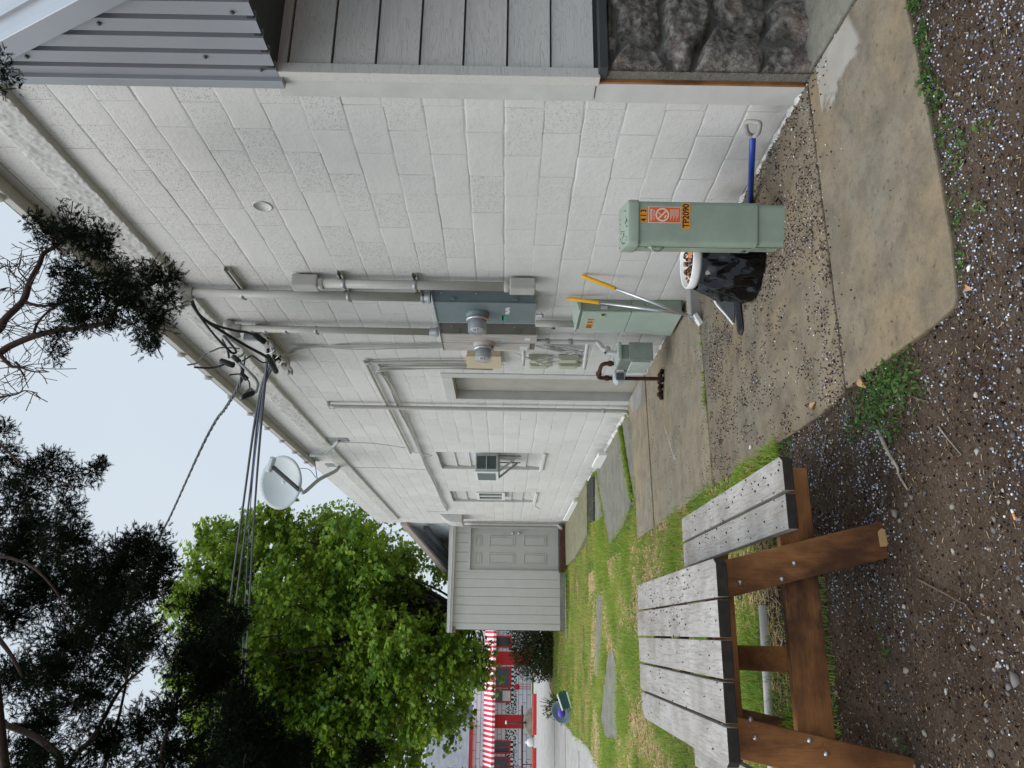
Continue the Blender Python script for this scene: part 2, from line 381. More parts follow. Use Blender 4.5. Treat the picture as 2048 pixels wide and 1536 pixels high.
def npmesh(name, V, F, mat, parent=None, smooth=False, org=(0, 0, 0)):
    """fast mesh from arrays; F is (n,k)"""
    o0 = ORIG[parent] if parent is not None else Vector(org)
    V = np.asarray(V, dtype=np.float32)-np.array(o0, dtype=np.float32); F = np.asarray(F, dtype=np.int32); k = F.shape[1]
    me = bpy.data.meshes.new(name); me.vertices.add(len(V)); me.vertices.foreach_set('co', V.ravel())
    me.loops.add(F.size); me.loops.foreach_set('vertex_index', F.ravel()); me.polygons.add(len(F))
    me.polygons.foreach_set('loop_start', np.arange(0, F.size, k, dtype=np.int32)); me.polygons.foreach_set('loop_total', np.full(len(F), k, dtype=np.int32))
    if smooth: me.polygons.foreach_set('use_smooth', np.ones(len(F), dtype=bool))
    me.update(calc_edges=True); me.materials.append(mat)
    ob = bpy.data.objects.new(name, me); COL.objects.link(ob); ORIG[ob] = o0
    if parent is None: ob.location = o0
    else: ob.parent = parent
    return ob
def text(name, body, size, mtx, mat, parent, w=None):
    cu = bpy.data.curves.new(name, 'FONT'); cu.body = body; cu.size = size; cu.extrude = .0006; cu.align_x = 'CENTER'; cu.align_y = 'CENTER'; cu.offset = size*.022
    t = bpy.data.objects.new(name, cu); COL.objects.link(t); bpy.context.view_layer.update()
    me = bpy.data.meshes.new_from_object(t.evaluated_get(bpy.context.evaluated_depsgraph_get())); bpy.data.objects.remove(t)
    if w:
        a = np.array([v.co.x for v in me.vertices]); sx = w/(a.max()-a.min())
        for v in me.vertices: v.co.x *= sx
    me.transform(Matrix.Translation(-ORIG[parent])@mtx); me.materials.clear(); me.materials.append(mat)
    ob = bpy.data.objects.new(name, me); COL.objects.link(ob); ob.parent = parent; ORIG[ob] = ORIG[parent]; return ob
def basis(origin, x, y):
    x = Vector(x).normalized(); y = Vector(y).normalized(); z = x.cross(y)
    m = Matrix((x, y, z)).transposed().to_4x4(); m.translation = Vector(origin); return m
def curve(pts, sub=6):
    """Catmull-Rom through points"""
    P = [Vector(p) for p in pts]; P = [2*P[0]-P[1]]+P+[2*P[-1]-P[-2]]; o = []
    for i in range(1, len(P)-2):
        a, b, c, d = P[i-1:i+3]
        for k in range(sub):
            t = k/sub; o.append(.5*((2*b)+(c-a)*t+(2*a-5*b+4*c-d)*t*t+(3*b-a-3*c+d)*t**3))
    o.append(P[-2]); return o

# ---------------------------------------------------------------- block building
WX = 2.6                      # wall plane
B = thing('block_building', (WX, 3.17, 0), 'long pale block building with wood-grain siding and lava stone on its front corner', 'building')
OPEN = [(7.83, 8.62, -1, 2.04), (11.47, 12.72, .89, 2.52), (14.9, 16.12, .87, 2.54)]
def block_wall():
    y0, y1, z0, z1 = 3.19, 19.6, -.25, 4.66
    jy = sorted([-9]+[BY0*-1+k*BW/2 for k in range(-2, 80)]); jz = [BZ0*-1+k*BH for k in range(-2, 25)]
    prof = (-.012, -.006, -.0025, .0025, .006, .012)
    ys = {round(y0, 4), y1}; zs = {z0, z1}
    for j in jy:
        for p in prof:
            if y0 < j+p < y1: ys.add(round(j+p, 4))
        if y0 < j+BW/4 < y1: ys.add(round(j+BW/4, 4))
    for j in jz:
        for p in prof:
            if z0 < j+p < z1: zs.add(round(j+p, 4))
        for q in (.25, .5, .75):
            if z0 < j+BH*q < z1: zs.add(round(j+BH*q, 4))
    for a, b, c, d in OPEN: ys |= {a, b}; zs |= {max(c, z0), d}
    ys = np.array(sorted(ys)); zs = np.array(sorted(zs))
    Yg, Zg = np.meshgrid(ys, zs, indexing='ij')
    Yg = Yg.copy(); Zg = Zg.copy()
    row = np.floor((Zg-.012)/BH); dz = np.abs((Zg-.012)/BH-np.round((Zg-.012)/BH))*BH
    off = np.where(row % 2 == 0, 0, BW/2)    # running bond
    ph = (Yg-3.377+off)/BW; dy = np.abs(ph-np.round(ph))*BW
    # joints swap every course; a strength per row so some joints are nearly filled with paint
    rs = rng.random(600); h1 = rs[(np.round((Zg-.012)/BH).astype(int) % 97)]
    prof1 = np.clip(1-dz/.0070, 0, 1)**1.1*(.0010+.0045*h1*(.5+.5*np.sin(Yg*3.1+row*2.2)**2))
    colid = (np.round(ph).astype(int)*7+row.astype(int)*13) % 300
    prof2 = np.clip(1-dy/.0065, 0, 1)**1.1*(.003+.006*rs[colid])
    blk = ((np.floor(ph).astype(int)*31+row.astype(int)*17) % 500)
    X = WX+np.maximum(prof1, prof2)+(rs[blk]-.5)*.003
    # hand-laid wander of joints
    Zw = Zg+.0028*np.sin(Yg*7.3+row*1.7)+.002*np.sin(Yg*23.1)
    V = np.stack([X, Yg, Zw], -1).reshape(-1, 3); ny, nz_ = Yg.shape
    F = []
    for i in range(ny-1):
        ym = (ys[i]+ys[i+1])/2
        for j in range(nz_-1):
            zm = (zs[j]+zs[j+1])/2
            if any(a < ym < b and c < zm < d for a, b, c, d in OPEN): continue
            F.append((i*nz_+j, i*nz_+j+1, (i+1)*nz_+j+1, (i+1)*nz_+j))
    return npmesh('block_wall', V, F, WALL, B)
block_wall()
# solid backing so that the wall has real thickness: reveals of the openings
for a, b, c, d in OPEN:
    m = M(); c = max(c, -.25)+.0015; t = .16; a += .0015; b -= .0015; d -= .0015
    m.add([(WX, a, c), (WX+t, a, c), (WX+t, a, d), (WX, a, d)], [(0, 1, 2, 3)])
    m.add([(WX, b, c), (WX+t, b, c), (WX+t, b, d), (WX, b, d)], [(3, 2, 1, 0)])
    m.add([(WX, a, d), (WX+t, a, d), (WX+t, b, d), (WX, b, d)], [(0, 1, 2, 3)])
    m.add([(WX, a, c), (WX+t, a, c), (WX+t, b, c), (WX, b, c)], [(3, 2, 1, 0)])
    m.build('opening_reveal', TRIM, B)
# projecting rock-faced course under the eaves
def ledge():
    ys = np.arange(3.15, 18.75, .011); prof = [(0, 4.005), (.014, 4.012), (.040, 4.014)]+[(.042, 4.014+.21*t) for t in np.linspace(0.04, 1, 15)]+[(0, 4.262)]
    V = []; n = len(prof)
    for y in ys:
        for i, (dx, z) in enumerate(prof):
            k = 0
            if 2 < i < n-1:
                k = .006*noise.noise((y*9, z*14, 3))+.008*noise.noise((y*34, z*56, 7))+.007*noise.noise((y*80, z*120, 5))
            V.append((WX-dx-k if i > 0 else WX+.01, y, z))
    F = [(i*n+j, i*n+j+1, (i+1)*n+j+1, (i+1)*n+j) for i in range(len(ys)-1) for j in range(n-1)]
    V = [v for v in V]
    keep = [f for f in F if ys[f[0]//n] > 3.2]
    return npmesh('rock_faced_course', V, keep, paint('rock_faced_paint', (.56, .55, .52), .7, .12, 10, 0, .5), B, True)
ledge()
# eaves: overhanging metal roof edge with rib ends
m = M(); m.box((2.512, 3.2, 4.532), (3.2, 12.25, 4.545)); m.box((2.495, 3.2, 4.518), (2.511, 12.25, 4.575))
m.build('eaves_flashing', paint('eaves_paint', (.50, .48, .44), .5, .1), B, .004)
m = M(); m.box((WX-.012, 3.2, 4.46), (WX+.05, 12.25, 4.53)); m.build('eaves_shadow_board', paint('eaves_shadow_taupe', (.42, .40, .37), .6), B)  # strip under the roof edge, the eaves' shadow put into its darker colour
for k in range(13):
    y = 3.45+k*.70
    m = M(); m.lathe((2.472, y, 4.572), [(.0001, 0), (.036, 0), (.042, .01), (.042, .5), (.0001, .5)], (1, 0, .08), 12); m.build('roof_rib_end', CONDUIT, B)
m = M(); m.add([(2.495, 3.2, 4.58), (2.495, 12.25, 4.58), (8, 12.25, 5.2), (8, 3.2, 5.2)], [(0, 1, 2, 3)]); m.add([(2.6, 12.25, 4.66), (2.6, 19.6, 4.66), (8, 19.6, 4.9), (8, 12.25, 4.9)], [(0, 1, 2, 3)]); m.build('roof', ROOFM, B)
m = M(); m.box((2.62, 19.55, -.25), (8, 19.62, 4.6)); m.build('end_wall', TRIM, B)
# round plug cover on the wall
m = M(); m.lathe((WX+.001, 4.395, 3.048), [(.062, 0), (.062, .006), (.055, .008), (.054, .004), (.0001, .004)], (-1, 0, 0), 28); m.build('round_cover', paint('cover_paint', (.55, .545, .52), .5), B)
# infilled doorway
m = M(); m.box((WX+.10, 7.835, -.2), (WX+.14, 8.03, 2.035)); m.box((WX+.094, 8.034, -.2), (WX+.14, 8.615, 2.035)); m.build('doorway_infill', SHADED_TAUPE, B, .003)
m = M(); m.box((WX-.012, 7.70, -.02), (WX+.03, 7.83, 2.16)); m.box((WX-.012, 8.62, -.02), (WX+.03, 8.70, 2.16)); m.box((WX-.015, 7.83, 2.04), (WX+.03, 8.62, 2.16)); m.build('doorway_trim', TRIM, B, .004)
m = M(); m.prism([(2.62, 7.72, .0), (2.62, 8.72, .0), (2.38, 8.4, .0), (2.36, 7.9, 0)], (0, 0, -.02), (0, 0, .045)); m.build('doorway_sill', paint('sill_concrete', (.30, .29, .26), .9, .2), B, .015)
# infilled windows with lapped boards
for wi, (a, b, c, d) in enumerate(OPEN[1:]):
    m = M(); k = 0; z = c
    while z < d-.01:
        z2 = min(z+.228, d); m.add([(WX+.045, a, z), (WX+.045, b, z), (WX+.065, b, z2), (WX+.065, a, z2), (WX+.1, a, z2), (WX+.1, b, z2), (WX+.1, a, z), (WX+.1, b, z)], [(0, 3, 2, 1), (0, 1, 7, 6), (3, 4, 5, 2)]); z = z2
    m.build('window_infill_boards', TRIM, B)
    m = M(); m.box((WX-.03, a-.03, c-.05), (WX+.1, b+.03, c)); m.build('window_sill', WALL, B, .006)
m = M()
wz0, wz1, wy0, wy1 = 1.46, 2.03, 14.93, 15.75
for a, b in (((wy0, wz0), (wy1, wz0+.06)), ((wy0, wz1-.06), (wy1, wz1)), ((wy0, wz0+.06), (wy0+.06, wz1-.06)), ((wy1-.06, wz0+.06), (wy1, wz1-.06)), ((15.31, wz0+.06), (15.37, wz1-.06))):
    m.box((WX-.02, a[0], a[1]), (WX+.03, b[0], b[1]))
wf = m.build('slider_window', WHITEP, B, .004)
m = M(); m.box((WX+.006, wy0+.05, wz0+.05), (WX+.012, wy1-.05, wz1-.05)); m.build('window_pane', PANE, wf)
# mortar splash and crumbling footing line where wall meets slab
V = []; n = 0; m = M()
for k in range(150):
    y = 3.25+k*.105; r = .03+.03*rnd.random()
    m.sphere((WX+.005, y, -.01-.003*y), r, 8, 5, (.7+.5*rnd.random(), 1.6, .55+.5*rnd.random()))
m.build('footing_render', WALL, B)
# corner trim boards
m = M(); m.box((WX-.022, 3.165, 1.035), (WX+.002, 3.285, 2.62)); m.build('corner_board', paint('corner_board_paint', (.54, .53, .505), .55, .1), B, .003)
m = M(); m.box((WX-.028, 3.10, 1.02), (WX+.03, 3.162, 2.60)); m.build('siding_corner_post', SIDING, B, .003)
m = M(); m.box((WX-.016, 3.16, -.02), (WX+.002, 3.30, 1.03)); m.build('base_trim_sheet', TRIM, B, .002)
m = M(); m.box((WX-.014, 3.148, -.01), (WX+.01, 3.159, 1.02)); m.build('bare_wood_strip', m_wood_brown('bare_timber_strip', 2), B)
# siding on the front
m = M(); z = 1.045; i = 0
while z < 2.62:
    h = .2148; m.add([(WX+.03, 3.112, z+.006), (7, 3.112, z+.006), (7, 3.124, z+h-.004), (WX+.03, 3.124, z+h-.004), (WX+.03, 3.145, z+h-.004), (7, 3.145, z+h-.004), (WX+.03, 3.14, z+.006), (7, 3.14, z+.006)], [(0, 1, 2, 3), (3, 2, 5, 4), (0, 6, 7, 1)])
    z += h
m.build('siding', SIDING, B)
m = M(); m.box((WX+.02, 3.135, 1.0), (7, 3.17, 3.9)); m.build('siding_backing', DARKTRIM, B)
m = M(); m.box((WX+.012, 3.118, -.2), (7, 3.17, .984)); m.build('stone_backing', STONE, B)
m = M(); m.box((WX-.01, 3.05, .985), (7, 3.13, 1.03)); m.build('stone_cap', DARKTRIM, B, .004)
# lava stone veneer: each stone a bulge in one rough face
def stone_face():
    xs = np.arange(2.605, 4.2, .010); zs = np.arange(-.06, .99, .010)
    P = [(rnd.uniform(2.5, 4.7), rnd.uniform(-.1, 1.05)) for _ in range(46)]
    for _ in range(3):     # relax
        Q = np.array(P)
        for i in range(len(P)):
            d = Q-Q[i]; r = np.hypot(d[:, 0], d[:, 1]*1.2); r[i] = 9; f = (d/r[:, None]**3*-.0016)[r < .3].sum(0); P[i] = (P[i][0]+float(np.clip(f[0], -.04, .04)), P[i][1]+float(np.clip(f[1], -.04, .04)))
    Q = np.array(P); V = []
    for x in xs:
        for z in zs:
            wx = x+.05*noise.noise((x*6, z*6, 1)); wz = z+.05*noise.noise((x*6, z*6, 9))
            d = np.sort(np.hypot(Q[:, 0]-wx, (Q[:, 1]-wz)*1.25)); e = min((d[1]-d[0])/.075, 1)
            ci = int(np.argmin(np.hypot(Q[:, 0]-wx, (Q[:, 1]-wz)*1.25))); h1_ = math.sin(ci*12.9)*.5+.5; h2_ = math.sin(ci*7.7)
            rg = lambda s_, o: 1-2*abs(noise.noise((x*s_, z*s_*1.1, o+ci*3.1)))
            e2 = max(0, min(1, (e-.25)/.75)); k = .008+.004*noise.noise((x*30, z*30, 2))+e2**.45*(.024+.028*h1_)+e2*(.16*h2_*(x-Q[ci, 0])+.16*math.cos(ci*5.1)*(z-Q[ci, 1]))+e2*(.022*rg(7, 1)+.013*rg(17, 5)+.006*rg(38, 9))
            if x < 2.62: k = min(k, .02)
            V.append((x, 3.115-k, z))
    n = len(zs); F = [(i*n+j, (i+1)*n+j, (i+1)*n+j+1, i*n+j+1) for i in range(len(xs)-1) for j in range(n-1)]
    return npmesh('stone_veneer', V, F, STONE, B, True)
stone_face()
m = M(); m.add([(2.605, 3.13, -.06), (2.605, 3.155, -.06), (2.605, 3.155, .99), (2.605, 3.09, .99), (2.605, 3.09, -.06)], [(0, 1, 2, 3, 4)]); m.build('stone_edge_mortar', STONE, B)
# overhanging metal-clad mansard end with vertical ribs
def cheek():
    zb, za = 2.59, 4.35
    m = M(); prof = []; y = 3.16; step = .105; k = 0
    while y > 1.2:
        prof += [(y, 0), (y-step+.030, 0), (y-step+.026, -.034), (y-step+.004, -.034)] if True else []; y -= step; k += 1
    def ztop(y): return 3.338+(y-2.70)*(.513/.267)
    vs = []; fs = []
    for (y, d) in prof: vs += [(WX-.03-d, y, zb), (WX-.03-d, y, max(zb, min(ztop(y), 6)))]
    for i in range(len(prof)-1): fs.append((2*i, 2*i+1, 2*i+3, 2*i+2))
    m.add(vs, fs); a = m.build('mansard_cheek', ROOFM, B)
    m = M(); d = Vector((0, .267, .513)).normalized(); p0 = Vector((WX-.05, 2.31, 2.59)); m.beam(p0, p0+d*3.2, .10, .05, (1, 0, 0)); m.build('mansard_rake_flashing', ROOFM, B, .004)
    # sloping front sheet beyond the rake, ribs running with the rake
    m = M(); side = Vector((1, -.12, .10)).normalized(); vs = []; fs = []; t = 0; i = 0
    while t < 1.6:
        for (o, hh) in ((0, 0), (.13, 0), (.14, .02), (.158, .02)):
            b = p0+side*(t+o+.03)+Vector((-.6, -.6, .3)).normalized()*hh; vs += [b, b+d*3.4]; 
        t += .17
    for j in range(len(vs)//2-1): fs.append((2*j, 2*j+1, 2*j+3, 2*j+2))
    m.add(vs, fs); m.build('mansard_front_sheet', ROOFM, B)
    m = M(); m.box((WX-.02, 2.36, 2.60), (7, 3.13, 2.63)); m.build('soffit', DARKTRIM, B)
    for (y, z) in ((2.72, 2.68), (2.80, 3.3), (3.08, 2.66), (3.02, 3.75), (3.0, 2.9)): m = M(); m.sphere((WX-.035, y, z), .011, 8, 5, (.6, 1, 1)); m.build('roof_screw', DARKGREY, B)
    m = M(); m.box((WX-.055, 3.135, 2.57), (WX-.018, 3.19, 6)); m.build('cheek_edge_trim', ROOFM, B, .003)
cheek()

# ---------------------------------------------------------------- electrical gear on the wall
def clamp(parent, x, y, z, r, wall=True, name='pipe_clamp'):
    m = M(); m.lathe((x, y, z-.014), [(r+.001, 0), (r+.006, 0), (r+.006, .028), (r+.001, .028)], (0, 0, 1), 18)
    m.build(name, GALV, parent)
    m = M(); m.box((x-.012, y+r, z-.014), (x+.008, y+r+.032, z+.014)); m.lathe((x-.002, y+r+.022, z), [(.001, -.02), (.013, -.02), (.013, .02), (.001, .02)], (1, 0, 0), 10)
    m.build('clamp_bolt', GALV, parent)
def strut(parent, y0, y1, z, name='strut_channel'):
    m = M(); P = [(0, 0), (0, .041), (-.041, .041), (-.041, .030), (-.038, .030), (-.038, .038), (-.003, .038), (-.003, .003), (-.038, .003), (-.038, .011), (-.041, .011), (-.041, 0)]
    m.prism([(WX-.001+p[0], 0, z+p[1]-.02) for p in P], (0, y0, 0), (0, y1-y0, 0)); m.build(name, CONDUIT, parent)

# tall conduit with a fitting at each end
t = thing('conduit_run', (2.52, 5.41, 1.24), 'thick painted conduit with a rectangular access fitting at its top and bottom end, nearest the siding', 'conduit')
t['label'] = 'thick painted conduit with rectangular access boxes at top and bottom ends'
m = M(); m.tube([(2.53, 5.405, 1.40), (2.53, 5.395, 2.95)], .036, 20); m.build('conduit', CONDUIT, t)
for zc in (1.345, 3.01):
    m = M(); m.box((2.485, 5.345, zc-.10), (2.585, 5.465, zc+.10)); o = m.build('access_box', CONDUIT, t, .012)
    m = M(); m.lathe((2.53, 5.40, zc+(.10 if zc < 2 else -.14)), [(.042, 0), (.046, .005), (.046, .035), (.042, .04), (.0001, .04)], (0, 0, 1), 18); m.build('hub', CONDUIT, o)
for z in (2.17, 2.715): clamp(t, 2.53, 5.40, z, .036)
# service masts
def mast(name, y, x, r, z0, z1, label, hy):
    t = thing(name, (x, y, z0), label, 'conduit')
    m = M(); m.tube([(x, y, z0), (x, y-.01, z1)], r, 20); m.build('conduit', CONDUIT, t)
    m = M(); m.lathe((x, y, z0-.03), [(r+.012, 0), (r+.014, .02), (r+.006, .03), (r+.006, .07), (r, .075)], (0, 0, 1), 18); m.build('hub', GALV, t)
    # weatherhead: bulb leaning out from the wall, open underside
    k = r/.038; c = Vector((x, y-.01, z1)); d = Vector((-.55, .45, .35)).normalized()
    m = M(); m.lathe(c+Vector((0, 0, -.02)), [(r+.004, 0), (r+.012, .01), (r+.014, .07), (r+.02, .10)], (0, 0, 1), 20)
    P = [(.055*k, -.05), (.062*k, -.01), (.07*k, .05), (.072*k, .09), (.068*k, .105), (.05*k, .108), (.046*k, .09)]
    m.lathe(c+Vector((0, 0, .075)), P, (-.75, .25, -.30), 22)
    m.sphere(c+Vector((.02, -.01, .09)), .07*k, 16, 10, (1, 1, .85)); m.build('weatherhead', CONDUIT, t)
    m = M(); m.lathe(c+Vector((0, 0, .075)), [(.0001, .092), (.048*k, .092)], (-.75, .25, -.30), 20); m.build('weatherhead_insert', BLACK, t)
    return t
t = mast('service_mast', 5.625, 2.53, .037, 2.10, 3.97, 'painted service mast rising from the slate meter box to a weatherhead', 0)
for z in (2.13, 2.72, 3.56): clamp(t, 2.53, 5.625, z, .037)
for z, a in ((2.17, 5.33), (2.735, 5.31), (3.575, 5.27)): strut(t, a, 5.70, z)
t = mast('service_mast', 6.37, 2.53, .031, 2.10, 3.83, 'slimmer painted service mast rising from the weathered beige meter box', 0)
for z in (3.15, 3.42, 3.60, 3.72): clamp(t, 2.53, 6.37, z, .031)
m = M(); m.box((2.44, 6.40, 3.66), (2.50, 6.44, 3.80)); m.build('tag_block', GALV, t, .003)

def meter_box(y0, y1, xf, z0, z1, side, front, label, split, stickers, top):
    t = thing('meter_box', (2.54, (y0+y1)/2, z0), label, 'meter box', 'electric meter boxes on the wall')
    m = M(); m.box((xf+.014, y0+.006, z0+.012), (2.598, y1-.006, z1-.02)); body = m.build('enclosure', side, t, .003)
    m = M(); m.prism([(2.598, y0-.004, z1-.02), (xf-.006, y0-.004, z1-.035), (xf-.006, y0-.004, z1-.028), (2.598, y0-.004, z1)], (0, 0, 0), (0, y1-y0+.008, 0)); m.build('rain_lid', side if side is not DKBROWN else DKBROWN, t)
    m = M(); m.box((xf, y0, z0), (xf+.012, (y0+y1)/2-.002 if split else y1, z1-.035)); d = m.build('door', front, t, .003)
    if split:
        m = M(); m.box((xf-.003, (y0+y1)/2+.002, z0+.06), (xf+.012, y1, z1-.035)); m.build('meter_door', front, t, .003)
    for zz in (z0+.17, z1-.18):
        m = M(); m.box((xf+.022, y0-.006, zz-.025), (xf+.05, y0+.004, zz+.025)); m.box((xf+.028, y0-.012, zz-.015), (xf+.04, y0-.005, zz+.02)); m.build('latch', side, t, .002)
    for k in range(3):
        m = M(); m.sphere((xf+.08, y0+.002, z0+.2+k*.28), .006, 8, 5, (1, .6, 1)); m.build('rivet', STEEL, t)
    # meter: socket ring, glass jar, dial
    yc = (y0+y1)/2+.02; zc = z0+.475
    m = M(); m.lathe((xf, yc, zc), [(.098, 0), (.098, .012), (.092, .02), (.088, .045), (.0001, .045)], (-1, 0, 0), 34); m.build('meter_socket', front, t)
    m = M(); m.lathe((xf-.045, yc, zc), [(.086, 0), (.092, .004), (.092, .018), (.082, .022)], (-1, 0, 0), 34); r_ = m.build('sealing_ring', STEEL, t)
    m = M(); m.sphere((xf-.055, yc-.06, zc-.078), .012, 8, 5); m.build('seal', m_plain('red_seal', (.5, .03, .03)) if 'red_seal' not in MATS else MATS['red_seal'], t)
    m = M(); m.lathe((xf-.045, yc, zc), [(.080, 0), (.078, .04), (.075, .108), (.070, .118), (.0001, .120)], (-1, 0, 0), 34); g = m.build('meter_glass', GLASSM, t)
    m = M(); m.lathe((xf-.045, yc, zc), [(.0001, .02), (.062, .02), (.058, .09), (.0001, .09)], (-1, 0, 0), 28); m.build('meter_mechanism', m_plain('meter_innards', (.25, .26, .27)) if 'meter_innards' not in MATS else MATS['meter_innards'], t)
    m = M(); m.lathe((xf-.138, yc, zc), [(.0001, .001), (.055, .001), (.055, 0)], (-1, 0, 0), 28); dial = m.build('dial_plate', WHITEP, t)
    m = M(); m.box((xf-.142, yc-.036, zc-.012), (xf-.1395, yc+.036, zc+.0)); m.build('dial_band', m_plain('dial_red', (.6, .03, .03)) if 'dial_red' not in MATS else MATS['dial_red'], dial)
    m = M(); m.box((xf-.142, yc-.018, zc+.008), (xf-.1395, yc+.028, zc+.032)); m.build('dial_display', DARKGREY, dial)
    for i, (ya, za, w_, h_, mt) in enumerate(stickers):
        m = M(); m.box((xf-.0045 if (split and ya > (y1-y0)/2) else xf-.0015, y0+ya, z0+za), (xf+.002, y0+ya+w_, z0+za+h_)); m.build('sticker', mt, t)
    return t
GREENST = m_plain('green_sticker', (.03, .42, .22)); LBLUE = m_plain('pale_blue_sticker', (.42, .58, .72)); WST = m_plain('white_sticker', (.72, .72, .70)); REDST = m_plain('red_sticker', (.55, .05, .05))
t = meter_box(5.612, 6.02, 2.482, 1.228, 2.075, SLATE, SLATE, 'slate grey electric meter box with a green sticker below its glass meter', False,
          [(.25, .235, .10, .05, GREENST), (.14, .21, .05, .022, WST), (.08, .21, .035, .022, WST), (.25, .262, .10, .012, WST)], 0)
for k in range(2):
    m = M(); m.box((2.478, 5.70+k*.075, 1.445), (2.4815, 5.75+k*.075, 1.475)); o = m.build('number_sticker', WST, t)
m = M(); m.tube(curve([(2.55, 5.50, 1.255), (2.545, 5.56, 1.19), (2.50, 5.72, 1.10), (2.49, 5.80, 1.14), (2.49, 5.84, 1.21)], 6), .0035, 6); m.build('ground_wire', CONDUIT, t)
m = M(); m.lathe((2.49, 5.86, 1.16), [(.001, 0), (.02, 0), (.022, .02), (.014, .025), (.014, .06), (.001, .06)], (0, 0, 1), 14); m.build('ground_terminal', GALV, t)
meter_box(6.319, 6.715, 2.489, 1.191, 2.075, DKBROWN, BEIGE, 'weathered beige electric meter box streaked with grey, two cover halves', True,
          [(.10, .27, .05, .045, LBLUE), (.06, .06, .06, .05, WST), (.245, .405, .02, .045, REDST), (.26, .08, .10, .07, WST)], 0)
t = thing('utility_box', (2.56, 7.18, 1.515), 'small smooth tan metal box behind the beige meter box', 'utility box')
m = M(); m.box((2.544, 7.006, 1.52), (2.598, 7.35, 1.848)); m.build('enclosure', TAN, t, .003)
m = M(); m.box((2.532, 7.0, 1.512), (2.543, 7.356, 1.856)); m.build('cover', TAN, t, .003)
# telephone interface boxes
def phone_box(y, z, label):
    t = thing('phone_box', (2.57, y+.06, z), label, 'phone box', 'telephone interface boxes on the wall')
    m = M(); m.box((2.565, y, z), (2.598, y+.115, z+.20)); m.build('base', PHONEG, t, .004)
    m = M(); m.prism([(2.564, y+.004, z+.004), (2.564, y+.111, z+.004), (2.564, y+.111, z+.196), (2.564, y+.004, z+.196)], (0, 0, 0), (-.012, 0, 0)); m.prism([(2.552, y+.014, z+.02), (2.552, y+.101, z+.02), (2.552, y+.101, z+.18), (2.552, y+.014, z+.18)], (0, 0, 0), (-.010, 0, 0)); m.build('lid', PHONEG, t, .004)
    m = M()
    for k in range(2): m.lathe((2.575, y+.035+k*.045, z-.04), [(.011, 0), (.013, .006), (.013, .042)], (0, 0, 1), 10)
    m.build('cable_glands', PHONEG, t)
    return t
phone_box(7.10, 1.045, 'pale green phone box, upper one nearer the camera, below the tan box')
phone_box(7.27, 1.035, 'pale green phone box, upper one nearer the doorway, below the tan box')
phone_box(7.08, .755, 'pale green phone box, lower one nearer the camera, above the gas meter')
phone_box(7.26, .745, 'pale green phone box, lower one nearer the doorway, above the gas meter')
def cable(name, pts, r, mat, label=None, cat='cable', group=None, parent=None, n=7, sub=6):
    m = M(); m.tube(curve(pts, sub) if len(pts) > 2 else pts, r, n)
    o = m.build(name, mat, parent)
    if parent is None: tag(o, label, cat, group)
    return o
WIREM = paint('painted_wire', (.50, .49, .46), .5)
t = thing('phone_wiring', (2.56, 6.9, .7), 'tangle of thin painted phone wires around the pale green phone boxes', 'wires')
for k in range(16):
    y = 6.74+.05*rnd.random(); pts = [(2.585-.02*rnd.random(), y+.02, 1.22-.02*k % .3)]
    for q in range(4): pts.append((2.575-.035*rnd.random(), y+(.03+.06*rnd.random())*(q+1)*.6, 1.18-.11*(q+1)+.06*(rnd.random()-.5)))
    m = M(); m.tube(curve(pts, 5), .0035, 5); m.build('wire', WIREM if k % 3 else WHITEP, t)
for k in range(7):
    y = 6.95+.03*k; z = 1.30-.03*k
    m = M(); m.tube(curve([(2.56, y, z+.08), (2.53, y+.06, z-.03), (2.55, y+.16, z-.02), (2.54, y+.10, z-.14), (2.56, y+.05, z-.28)], 6), .003, 5); m.build('wire', WHITEP if k % 2 else WIREM, t)
# grey-green wall cabinet
t = thing('wall_cabinet', (2.54, 5.98, .04), 'pale green utility cabinet mounted on the wall behind two poles', 'cabinet')
m = M(); m.prism([(2.598, 5.767, .445), (2.505, 5.767, .445), (2.505, 5.767, .862), (2.598, 5.767, .862)], (0, 0, 0), (0, .425, 0)); up = m.build('upper_body', paint('cabinet_shaded_green', (.25, .30, .24), .5), t, .003)  # body is a darker copy of the door green, side shade put into the paint
m = M(); m.prism([(2.598, 5.755, .862), (2.495, 5.755, .858), (2.485, 5.755, .872), (2.598, 5.755, .905)], (0, 0, 0), (0, .46, 0)); m.build('sloped_lid', CABGREEN, t, .003)
m = M(); m.box((2.488, 5.775, .448), (2.503, 6.20, .842)); d = m.build('upper_door', CABGREEN, t, .003)
m = M(); m.box((2.483, 5.81, .655), (2.489, 5.865, .695)); m.build('lock_plate', m_plain('brass_yellow', (.62, .58, .22), .4, .2), d, .002)
m = M(); m.box((2.478, 5.80, .662), (2.484, 5.83, .690)); m.build('lock', DARKGREY, d, .002)
m = M(); m.box((2.508, 5.75, .645), (2.535, 5.768, .70)); m.build('hasp', STEEL, t, .003)
m = M(); m.prism([(2.598, 5.757, .04), (2.505, 5.757, .04), (2.505, 5.763, .443), (2.598, 5.763, .443)], (0, 0, 0), (0, .43, 0)); m.build('lower_body', MATS['cabinet_shaded_green'], t, .003)
m = M(); m.add([(2.488, 5.762, .03), (2.488, 6.27, .03), (2.488, 6.205, .443), (2.488, 5.768, .443), (2.502, 5.762, .03), (2.502, 6.27, .03), (2.502, 6.205, .443), (2.502, 5.768, .443)], [(0, 3, 2, 1), (4, 5, 6, 7), (0, 4, 7, 3), (1, 2, 6, 5), (3, 7, 6, 2), (0, 1, 5, 4)]); m.build('lower_door', CABGREEN, t, .003)
